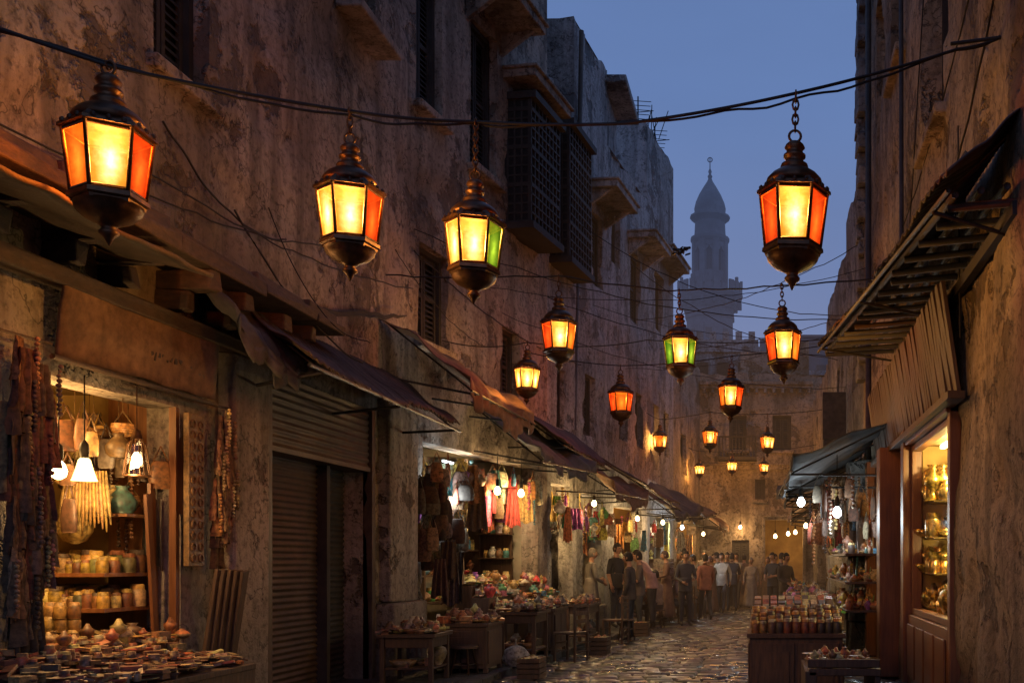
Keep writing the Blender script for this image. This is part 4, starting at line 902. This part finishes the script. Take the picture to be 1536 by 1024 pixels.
# ------------------------------------------------------------------ LANTERNS
def lantern(x, y, zt, H, zw, left, mid, right, watt=40, rot=0.):
    E = empty('hanging_lantern', (x, y, zt)); b = B(); r0 = rot
    E.rotation_euler = (R.uniform(-.02, .02), R.uniform(-.025, .025), 0)
    lat = lambda pr, seg, ro=0, sm=True: b.lathe((0, 0, 0), [(r * H, -t * H) for r, t in pr], seg, 0, rot=ro, smooth=sm)
    lat([(.012, -.01), (.045, 0), (.06, .015), (.07, .035), (.055, .05), (.057, .075), (.075, .085), (.075, .1), (.06, .11), (.062, .135), (.09, .15), (.095, .165), (.082, .18), (.09, .19)], 20)
    lat([(.085, .18), (.115, .195), (.155, .222), (.185, .255), (.2, .3)], 24)
    lat([(.2, .285), (.225, .315), (.25, .328), (.252, .348), (.228, .354), (.2, .354)], 6, r0, False)
    lat([(.19, .708), (.205, .716), (.208, .742), (.19, .752), (.185, .77)], 6, r0, False)
    lat([(.18, .765), (.17, .80), (.13, .84), (.07, .87), (.045, .885), (.035, .9), (.052, .915), (.052, .93), (.03, .95), (.02, .965), (.004, 1.0)], 20)
    rt, rb, t0, t1 = .225, .185, .352, .71
    for k in range(6):
        a = r0 + k * math.pi / 3; a2 = a + math.pi / 3
        p = Vector((rt * math.cos(a), rt * math.sin(a), -t0)) * H; q = Vector((rb * math.cos(a), rb * math.sin(a), -t1)) * H
        b.tube([p, q], .0125 * H, 6)
        p2 = Vector((rt * math.cos(a2), rt * math.sin(a2), -t0)) * H; q2 = Vector((rb * math.cos(a2), rb * math.sin(a2), -t1)) * H
        for f in (.03, .97): b.tube([p.lerp(q, f), p2.lerp(q2, f)], .009 * H, 5)
        for s in (.2, .5, .8):
            e = Vector((.245 * math.cos(a), .245 * math.sin(a), -.325)) * H; e2 = Vector((.245 * math.cos(a2), .245 * math.sin(a2), -.325)) * H; c = e.lerp(e2, s)
            b.lathe(c, [(.016 * H, -.01 * H), (.016 * H, .006 * H), (.005 * H, .018 * H)], 6)
    b.torus((0, 0, .045 * H), .04 * H, .009 * H, 'y', 0, 16, 6)
    if zw - zt > .1 * H: b.chain(0, 0, .085 * H, zw - zt, .065 * H, .007 * H)
    b.torus((0, 0, zw - zt), .025, .006, 'x', 0, 10, 5)
    b.obj('metal_frame', ['bronze'], E)
    mats = [left, mid, right]; g = B()
    for k in range(6):
        a = r0 + k * math.pi / 3; a2 = a + math.pi / 3; s = .985
        mi = {3: 0, 4: 1, 5: 2, 0: 1, 1: 2, 2: 0}[k]
        g.add([(s * rb * H * math.cos(a), s * rb * H * math.sin(a), -t1 * H), (s * rb * H * math.cos(a2), s * rb * H * math.sin(a2), -t1 * H), (s * rt * H * math.cos(a2), s * rt * H * math.sin(a2), -t0 * H), (s * rt * H * math.cos(a), s * rt * H * math.sin(a), -t0 * H)], [(0, 1, 2, 3)], mi)
    g.obj('glass_panels', mats, E, uvs=True)
    point('flame_light', (0, 0, -.55 * H), watt, (1, .58, .25), .05, E)
LAN = [(-3.85, 5.85, 4.43, 1.0, 4.49, 'go', 'gy', 'gr', 260, .58), (-2.75, 6.6, 4.34, .9, 4.56, 'gy', 'gy', 'gr', 230, .38), (-2.07, 7.1, 4.29, .88, 4.71, 'gy', 'gy', 'gg', 200, .25), (.20, 7.1, 4.56, 1.05, 4.91, 'gr', 'gy', 'gr', 230, .0),
       (-2.64, 12.7, 4.94, .95, 5.2, 'gr', 'gy', 'go', 230, 0.25), (-1.15, 13.2, 4.84, .95, 5.16, 'gg', 'gy', 'gg', 210, .1), (.19, 12.2, 4.69, .95, 4.96, 'gr', 'gy', 'go', 200, .05),
       (-3.49, 14.6, 4.67, .8, 4.78, 'gy', 'gy', 'gy', 180, .2), (-2.63, 18, 4.94, .95, 5.1, 'gr', 'go', 'gr', 240, .2), (-.61, 17.4, 4.94, .95, 5.15, 'go', 'gy', 'gr', 220, 0),
       (-2.88, 27, 5.25, .85, 5.4, 'gy', 'go', 'gy', 230, 0), (-1.47, 26, 5.24, .87, 5.45, 'go', 'gy', 'go', 230, .1), (.02, 26, 5.07, .8, 5.4, 'go', 'gy', 'gy', 220, 0),
       (-2.15, 32, 4.85, .7, 5.1, 'gy', 'gy', 'gy', 220, 0), (-1.11, 32, 4.97, .7, 5.1, 'gy', 'gy', 'gy', 220, 0), (-.09, 32, 4.89, .65, 5.1, 'go', 'gy', 'gy', 220, 0)]
for a in LAN: lantern(*a)

# ------------------------------------------------------------------ WIRES
def wire(pts, r=.008, name='overhead_wire', sub=12, sag=.0, wob=.0):
    out = []
    for i in range(len(pts) - 1):
        a, c = Vector(pts[i]), Vector(pts[i + 1])
        for k in range(sub):
            t = k / sub; p = a.lerp(c, t); p.z -= sag * 4 * t * (1 - t); p.z += wob * N(p.x * 3, p.y * 3, i); out.append(p)
    out.append(Vector(pts[-1])); b = B(); b.tube(out, r, 5); return b.obj(name, ['wire'])
main = [(-5.02, 5.2, 4.75), (-3.85, 5.85, 4.49), (-2.75, 6.6, 4.56), (-2.07, 7.1, 4.71), (-1.0, 7.15, 4.72), (.2, 7.1, 4.91), (1.45, 7.6, 5.48), (1.8, 7.7, 5.62)]
wire(main, .012, sag=.015); wire([(x, y + .02, z + .03 * math.sin(i * 2.1)) for i, (x, y, z) in enumerate(main)], .009, sag=.035, wob=.03)
wire([(-4.95, 13, 5.3), (-2.64, 12.7, 5.2), (-1.15, 13.2, 5.16), (.19, 12.2, 4.96), (1.8, 12.6, 5.2)], .01, sag=.02, wob=.03)
wire([(-4.8, 14.8, 4.85), (-3.49, 14.6, 4.78), (-1.8, 15, 4.9), (1.8, 15.5, 5.1)], .008, sag=.08)
wire([(-4.35, 18, 5.35), (-2.63, 18, 5.1), (-.61, 17.4, 5.15), (1.8, 17.5, 5.5)], .009, sag=.04)
wire([(-3.3, 26.6, 5.6), (-2.88, 27, 5.4), (-1.47, 26, 5.45), (.02, 26, 5.4), (1.65, 26.4, 5.6)], .01, sag=.03)
wire([(-2.5, 32, 5.2), (-2.15, 32, 5.1), (-1.11, 32, 5.1), (-.09, 32, 5.1), (1.6, 32, 5.3)], .01, sag=.03)
for p, q, s in [((-4.95, 8.2, 5.2), (-4.95, 10.3, 4.9), .25), ((-4.93, 9.9, 5.1), (-4.2, 10.6, 3.9), .35), ((-4.9, 6.0, 4.4), (-4.85, 12.4, 5.5), .3), ((-4.6, 16, 6.0), (1.78, 17.0, 6.6), .4), ((-4.2, 19, 6.6), (1.75, 19.5, 5.6), .35), ((-3.8, 22, 7.2), (1.75, 20.5, 6.2), .3), ((-3.4, 24, 6.2), (1.7, 23, 6.9), .3),
                ((-4.9, 13.9, 6.2), (1.78, 16, 5.5), .45), ((-3.3, 25, 7.6), (1.78, 18.3, 7.4), .3), ((-3.0, 28, 7.5), (1.7, 25, 7.6), .2), ((-4.5, 17, 5.8), (1.75, 22, 5.4), .4), ((-4.1, 20, 8.6), (1.8, 18, 6.0), .6), ((-3.4, 25, 9.0), (1.7, 24, 6.4), .4), ((1.76, 6.5, 7.2), (1.76, 13, 5.9), .3), ((1.76, 9.2, 5.6), (1.74, 9.0, 3.6), .05),
                ((-4.95, 9.3, 4.85), (-4.4, 10.9, 3.75), .2), ((-4.8, 7, 4.6), (-4.95, 14, 5.4), .2), ((-4.6, 16.4, 5.1), (-4.9, 13.2, 5.7), .2), ((-3.9, 21, 5.7), (-4.9, 13.9, 5.9), .25), ((1.72, 6.8, 6.4), (1.7, 11, 5.0), .5), ((1.74, 10.5, 9.2), (1.72, 12.2, 5.3), .1)]:
    wire([p, q], R.choice([.006, .008, .01]), sag=s, wob=.04, sub=30)
for k in range(5):
    wire([(-4.92 + R.uniform(0, .08), 4.5, 4.3 + k * .03), (-4.9, 8.2, 4.32 + R.uniform(-.05, .08)), (-4.88, 10.4, 4.28), (-4.86, 13.5, 4.9)], .009, sag=R.uniform(.03, .12), wob=.08, sub=20)
b = B(); b.tube([(1.8, 7.7, 5.62), (1.4, 7.6, 5.52)], .015, 6)
for k in range(5): b.torus((1.72, 8.7 + .05 * k, 4.95 - .02 * k), .16 + .02 * k, .008, 'x', 0, 20, 5, 1.2)
b.obj('wall_bracket', ['iron'])
b = B()
for k in range(14): b.rbox((-1.45 + R.uniform(-.12, .12), 17, 6.85 + R.uniform(-.06, .06)), (.05, .01, .02), R.uniform(0, 3), 0, (.02, .02, .02), R.uniform(0, 3))
b.obj('snagged_rag', ['goods'])
def antenna(x, y, z, h=1.2):
    b = B(); b.tube([(x, y, z - .3), (x, y, z + h)], .02, 5)
    for k in range(6): b.tube([(x - .35 + k * .02, y, z + h - .1 - k * .12), (x + .35 - k * .02, y + .1, z + h - .1 - k * .12)], .01, 4)
    b.tube([(x - .3, y - .1, z + h - .5), (x + .4, y + .2, z + h - .3)], .012, 4); b.obj('roof_antenna', ['iron'])
antenna(-3.5, 27.2, 13.2, 1.0); antenna(-3.2, 28.6, 13.2, .8)
b = B()
for k in range(7): b.tube([(-3.4 + k * .07, 27.6, 13.2), (-3.4 + k * .09 + R.uniform(-.3, .3), 27.6 + R.uniform(-.2, .2), 13.7 + R.uniform(0, .5))], .012, 4)
b.obj('rebar_stubs', ['iron'])

# ------------------------------------------------------------------ PEOPLE
def person(name, x, y, yaw, pose='stand', top=(.03, .03, .035), bot=(.03, .035, .05), skin=(.3, .16, .1), hair=(.015, .012, .01), h=1.75, robe=False, z0=.13, long=False, scarf=None):
    E = empty(name, (x, y, z0)); E.rotation_euler = (0, 0, yaw); k = h / 1.75; E.scale = (k, k, k)
    J = dict(pel=(0, 0, .95), sp=(0, 0, 1.13), ch=(0, .01, 1.33), nb=(0, 0, 1.47), nt=(0, .01, 1.55), hd=(0, .03, 1.64))
    for s, sg_ in (('L', -1), ('R', 1)):
        J['sh' + s] = (sg_ * .175, 0, 1.42); J['el' + s] = (sg_ * .235, -.02, 1.14); J['wr' + s] = (sg_ * .24, .07, .9)
        J['hi' + s] = (sg_ * .09, 0, .89); J['kn' + s] = (sg_ * .1, .02, .49); J['an' + s] = (sg_ * .1, -.02, .08); J['to' + s] = (sg_ * .12, .14, .035)
    if pose == 'walk':
        J['knL'] = (-.09, .14, .5); J['anL'] = (-.09, .2, .09); J['toL'] = (-.1, .37, .05); J['knR'] = (.09, -.02, .49); J['anR'] = (.09, -.25, .14); J['toR'] = (.1, -.12, .04)
        J['elL'] = (-.24, -.12, 1.17); J['wrL'] = (-.23, -.08, .93); J['elR'] = (.24, .06, 1.15); J['wrR'] = (.22, .2, .96)
    if pose == 'arms':
        J['elL'] = (-.24, .03, 1.15); J['wrL'] = (-.14, .25, 1.12); J['elR'] = (.24, .03, 1.15); J['wrR'] = (.12, .24, 1.05)
    if pose == 'lean':
        J.update(sp=(0, .06, 1.11), ch=(0, .17, 1.28), nb=(0, .27, 1.39), nt=(0, .31, 1.46), hd=(0, .36, 1.53))
        for s, q in (('L', -1), ('R', 1)): J['sh' + s] = (q * .175, .22, 1.35); J['el' + s] = (q * .24, .33, 1.1); J['wr' + s] = (q * .16, .5, .93)
    if pose == 'sit':
        dz = -.45
        for q in ('pel', 'sp', 'ch', 'nb', 'nt', 'hd', 'shL', 'shR'): J[q] = (J[q][0], J[q][1] + .04 * (J[q][2] > 1.2), J[q][2] + dz)
        for s, q in (('L', -1), ('R', 1)):
            J['hi' + s] = (q * .1, .02, .47); J['kn' + s] = (q * .13, .43, .47); J['an' + s] = (q * .13, .4, .08); J['to' + s] = (q * .14, .56, .035); J['el' + s] = (q * .26, .08, .72); J['wr' + s] = (q * .15, .3, .62)
    rr = dict(pel=(.15, .115), sp=(.135, .1), ch=(.165, .115), nb=(.075, .07), nt=(.052, .052), hd=(.05, .05))
    for s in 'LR': rr['sh' + s] = (.07, .07); rr['el' + s] = (.046, .046); rr['wr' + s] = (.03, .028); rr['hi' + s] = (.1, .1); rr['kn' + s] = (.068, .068); rr['an' + s] = (.045, .045); rr['to' + s] = (.042, .03)
    names = list(J); ed = [('pel', 'sp'), ('sp', 'ch'), ('ch', 'nb'), ('nb', 'nt'), ('nt', 'hd')]
    for s in 'LR': ed += [('ch', 'sh' + s), ('sh' + s, 'el' + s), ('el' + s, 'wr' + s), ('pel', 'hi' + s), ('hi' + s, 'kn' + s), ('kn' + s, 'an' + s), ('an' + s, 'to' + s)]
    me = bpy.data.meshes.new('tmp'); me.from_pydata([J[n] for n in names], [(names.index(a), names.index(c)) for a, c in ed], [])
    ob = bpy.data.objects.new('tmp', me); sc.collection.objects.link(ob)
    sk = ob.modifiers.new('Skin', 'SKIN'); sk.use_smooth_shade = True
    if not me.skin_vertices:
        bpy.context.view_layer.objects.active = ob; bpy.ops.mesh.customdata_skin_add()
    for i, n in enumerate(names): me.skin_vertices[0].data[i].radius = rr[n]; me.skin_vertices[0].data[i].use_root = (n == 'pel')
    ss = ob.modifiers.new('sub', 'SUBSURF'); ss.levels = 2; ss.render_levels = 2
    dg = bpy.context.evaluated_depsgraph_get(); dg.update(); m2 = bpy.data.meshes.new_from_object(ob.evaluated_get(dg))
    bpy.data.objects.remove(ob)
    def pm(nm, c, ro=.85):
        kk = nm + str(c)
        if kk not in M: M[kk] = simple(nm, c, tuple(min(1, q * 1.35) for q in c), ro, 0, 12, .3, .004)
        return M[kk]
    mats = [pm('shirt', top), pm('trousers', bot), pm('skin', skin, .55), pm('shoes', (.02, .015, .012), .5)]
    for m in mats: m2.materials.append(m)
    bones = [(a, c) for a, c in ed]
    def seg(p, a, c):
        a, c = Vector(a), Vector(c); t = max(0, min(1, (p - a).dot(c - a) / (c - a).length_squared)); return (p - a.lerp(c, t)).length, t
    for p in m2.polygons:
        cc = p.center; best = min(((seg(cc, J[a], J[c])) + (a, c) for a, c in bones), key=lambda q: q[0]); d, t, a, c = best; mi = 0
        if a in ('nb', 'nt'): mi = 2 if (a == 'nt' or t > .4) else 0
        elif a[:2] == 'el': mi = 0 if long else 2
        elif a[:2] == 'sh': mi = 0
        elif a[:2] in ('hi', 'kn') or (a == 'pel' and c[:2] == 'hi'): mi = 1
        elif a[:2] == 'an': mi = 3
        if robe and mi == 1: mi = 0
        p.material_index = mi; p.use_smooth = True
    o = bpy.data.objects.new('body', m2); sc.collection.objects.link(o); o.parent = E
    b = B(); px, py, pz = J['pel']
    if robe or pose != 'sit':
        zb = .1 if robe else .82; z1 = 1.16
        def f(u, v):
            a = u * 2 * math.pi; z = z1 + (zb - z1) * v; rx = .155 + (.13 if robe else .015) * v; ry = .115 + (.12 if robe else .02) * v
            w = 1 + (.07 * math.sin(a * 7) * v if robe else .02 * math.sin(a * 5) * v); return (px + rx * w * math.cos(a), py + ry * w * math.sin(a) + (.05 * (1 - v) if pose == 'lean' else 0), z)
        b.sheet(f, 42, 10)
        me = b.obj('hem', ['cloths'], E, solid=.008); me.data.materials[0] = mats[0]
    hd = Vector(J['hd']) + Vector((0, .01, .035)); b = B()
    def head(u, v):
        a = u * 2 * math.pi; t = v * math.pi; sx = math.sin(t); X = .074 * sx * math.cos(a); Y = .095 * sx * math.sin(a); Z = .118 * math.cos(t)
        if Z < 0: X *= 1 + Z * 2.0; Y = Y * (1 + Z * 1.2) + (.01 if Y > 0 else 0)
        if Y > .05:
            if abs(X) < .02 and -.035 < Z < .02: Y += .02 * (1 - (Z + .035) / .07)
            if .015 < abs(X) < .045 and .0 < Z < .03: Y -= .008
            if abs(X) < .03 and -.065 < Z < -.045: Y += .005
        return hd + Vector((X, Y, Z))
    b.sheet(head, 28, 24, 0)
    for s in (-1, 1):
        b.lathe(hd + Vector((s * .075, -.005, -.005)), [(.004, -.03), (.014, -.015), (.018, .01), (.01, .03)], 8, 0, sx=.5)
        b.lathe(hd + Vector((s * .03, .083, .012)), [(.002, -.009), (.012, -.003), (.012, .003), (.002, .009)], 8, 1, sy=.5)
    b.rbox(hd + Vector((0, .092, -.055)), (.022, .005, .005), 0, 2)
    def hr(u, v):
        a = u * 2 * math.pi; lim = 1.25 if math.sin(a) > .3 else 2.1
        t = v * lim; sx = math.sin(t); q = 1.1 + .03 * N(math.cos(a) * 3, math.sin(a) * 3, v * 6); return hd + Vector((.074 * q * sx * math.cos(a), .096 * q * sx * math.sin(a) - .006, .118 * q * math.cos(t) + .002))
    b.sheet(hr, 24, 12, 1)
    ho = b.obj('head', ['goods', 'goods', 'goods'], E); ho.data.materials[0] = mats[2]; ho.data.materials[1] = pm('hair', scarf or hair); ho.data.materials[2] = pm('lips', tuple(q * .6 for q in skin))
    b = B()
    for s, q in (('L', -1), ('R', 1)):
        w = Vector(J['wr' + s]); e = Vector(J['el' + s]); d = (w - e).normalized(); side = Vector((1, 0, 0)) if abs(d.x) < .8 else Vector((0, 1, 0)); nn = d.cross(side).normalized(); side = nn.cross(d).normalized()
        inn = nn * (1 if nn.y > 0 else -1)
        b.tube([w - d * .03, w + d * .02, w + d * .06, w + d * .095], [.026, .032, .036, .026], 8)
        for i, (ln, of) in enumerate(((.07, -.027), (.078, -.009), (.073, .009), (.058, .026))):
            r0_ = w + d * .08 + inn * of; cu = side * (-q) * .02
            b.tube([r0_, r0_ + d * ln * .45, r0_ + d * ln * .75 + cu * .6, r0_ + d * ln * .95 + cu * 1.4], [.01, .009, .008, .006], 6)
        t0_ = w + d * .03 + inn * .025; b.tube([t0_, t0_ + inn * .025 + d * .02, t0_ + inn * .03 + d * .05], [.012, .011, .008], 6)
    bo = b.obj('hands', ['goods'], E); bo.data.materials[0] = mats[2]
GREY = (.14, .13, .12)
person('standing_man', -3.3, 21.9, rad(-120), 'stand', (.022, .022, .026), (.03, .033, .045), h=1.8)
person('robed_woman', -3.62, 20.6, rad(-60), 'arms', GREY, GREY, h=1.68, robe=True, long=True, scarf=(.1, .09, .08))
person('leaning_man', -2.62, 22.9, rad(80), 'lean', (.34, .2, .18), (.04, .035, .035), h=1.78, long=True)
person('standing_woman', -2.45, 24.4, rad(100), 'arms', (.14, .08, .06), (.1, .06, .05), h=1.66, robe=True, long=True, scarf=(.05, .03, .03))
person('standing_man', -2.1, 25.6, rad(60), 'stand', (.16, .13, .1), (.05, .045, .04), h=1.74)
person('seated_man', -2.3, 25.2, rad(-90), 'sit', (.22, .16, .13), (.04, .04, .05), z0=.03)
person('seated_man', -1.95, 27.4, rad(200), 'sit', (.12, .1, .1), (.04, .04, .05), z0=.03)
person('walking_man', -1.32, 29.5, rad(170), 'walk', (.38, .36, .33), (.06, .06, .07), z0=.03, long=True)
person('walking_man', -1.05, 30.4, rad(10), 'walk', (.04, .04, .05), (.03, .03, .035), z0=.03)
person('walking_woman', -.5, 32.2, rad(170), 'walk', (.2, .16, .13), (.2, .15, .12), z0=.03, robe=True, long=True, h=1.62, scarf=(.2, .17, .14))
person('standing_man', .18, 28.6, rad(150), 'arms', (.025, .025, .03), (.02, .02, .025), z0=.03)
person('standing_man', .42, 29.6, rad(-60), 'stand', (.05, .04, .035), (.03, .03, .03), z0=.03)
person('standing_woman', -1.6, 28.8, rad(120), 'arms', (.1, .06, .05), (.05, .04, .04), z0=.03, robe=True, long=True, h=1.64, scarf=(.08, .04, .03))
person('standing_man', -2.0, 31.9, rad(190), 'stand', (.2, .16, .13), (.05, .05, .05), z0=.13)
person('standing_man', -2.75, 21.6, rad(100), 'arms', (.09, .07, .06), (.04, .04, .04), z0=.03, h=1.72)
person('seated_man', -2.55, 23.4, rad(60), 'sit', (.3, .2, .14), (.05, .04, .04), z0=.03)
person('walking_man', -1.75, 33.2, rad(180), 'walk', (.1, .08, .07), (.04, .04, .045), z0=.03, long=True)
person('standing_woman', .05, 33.2, rad(160), 'stand', (.12, .08, .06), (.04, .04, .045), z0=.03, long=True, robe=True, h=1.65, scarf=(.1, .06, .05))
for (x, y, yaw, pose, top, rb_) in [(-1.95, 24.0, 200, 'arms', (.05, .05, .06), False), (-1.6, 26.2, 20, 'walk', (.2, .08, .06), False), (-2.05, 28.2, 100, 'stand', (.26, .24, .2), False), (-1.25, 31.6, 190, 'walk', (.06, .07, .1), False), (-.75, 33.4, 10, 'stand', (.2, .14, .1), True), (-1.5, 30.6, 80, 'arms', (.1, .1, .09), False), (.25, 31.0, 200, 'arms', (.25, .2, .15), False), (-1.0, 33.0, 170, 'walk', (.26, .24, .22), False), (.45, 24.2, 220, 'arms', (.07, .06, .05), False), (-2.7, 19.7, 80, 'stand', (.06, .045, .035), False)]:
    person('walking_man' if pose == 'walk' else ('robed_woman' if rb_ else 'standing_man'), x, y, rad(yaw), pose, top, (.04, .04, .045), z0=.13 if x < kx(y) - .1 else .03, long=True, robe=rb_, h=R.uniform(1.66, 1.8))

# ------------------------------------------------------------------ WORLD, sun, camera
w = bpy.data.worlds.new('World'); sc.world = w; w.use_nodes = True; nt = w.node_tree; nt.nodes.clear()
out = nt.nodes.new('ShaderNodeOutputWorld'); bg = nt.nodes.new('ShaderNodeBackground'); tc = nt.nodes.new('ShaderNodeTexCoord')
sx = nt.nodes.new('ShaderNodeSeparateXYZ'); nt.links.new(tc.outputs['Generated'], sx.inputs[0])
rp = nt.nodes.new('ShaderNodeValToRGB'); nt.links.new(sx.outputs[2], rp.inputs[0]); e = rp.color_ramp.elements
e.new(.5); e.new(.5)
for i, (p, c) in enumerate([(0, (.24, .30, .50)), (.16, (.215, .29, .53)), (.42, (.13, .225, .49)), (1, (.07, .13, .31))]): e[i].position = p; e[i].color = c + (1,)
no = nt.nodes.new('ShaderNodeTexNoise'); no.inputs['Scale'].default_value = 3.; no.inputs['Detail'].default_value = 5
mp = nt.nodes.new('ShaderNodeMapping'); mp.inputs['Scale'].default_value = (1, 1, 3); nt.links.new(tc.outputs['Generated'], mp.inputs[0]); nt.links.new(mp.outputs[0], no.inputs['Vector'])
mr = nt.nodes.new('ShaderNodeMapRange'); nt.links.new(no.outputs[0], mr.inputs[0]); mr.inputs[3].default_value = .84; mr.inputs[4].default_value = 1.16
mm = nt.nodes.new('ShaderNodeMix'); mm.data_type = 'RGBA'; mm.blend_type = 'MULTIPLY'; mm.inputs[0].default_value = 1; nt.links.new(rp.outputs[0], mm.inputs[6]); nt.links.new(mr.outputs[0], mm.inputs[7])
sky = nt.nodes.new('ShaderNodeTexSky'); sky.sky_type = 'NISHITA'; sky.sun_disc = False; sky.sun_elevation = rad(1); sky.sun_rotation = rad(200)
ad = nt.nodes.new('ShaderNodeMix'); ad.data_type = 'RGBA'; ad.blend_type = 'ADD'; ad.inputs[0].default_value = .012; nt.links.new(mm.outputs[2], ad.inputs[6]); nt.links.new(sky.outputs[0], ad.inputs[7])
nt.links.new(ad.outputs[2], bg.inputs[0]); bg.inputs[1].default_value = 1.0; nt.links.new(bg.outputs[0], out.inputs[0])
sl = bpy.data.lights.new('sun', 'SUN'); sl.energy = .05; sl.angle = rad(20); sl.color = (.8, .85, 1); so = bpy.data.objects.new('sun', sl); so.rotation_euler = (rad(50), 0, rad(20)); sc.collection.objects.link(so)

cam = bpy.data.cameras.new('camera'); co = bpy.data.objects.new('camera', cam); sc.collection.objects.link(co)
co.location = (0, 0, 1.6); co.rotation_euler = (rad(90), 0, 0); cam.sensor_width = 36; cam.lens = 35.16; cam.shift_x = -.2487; cam.shift_y = .2135; cam.clip_end = 2000; cam.clip_start = .05
sc.camera = co
sc.view_settings.view_transform = 'Standard'; sc.view_settings.look = 'None'; sc.view_settings.exposure = 0
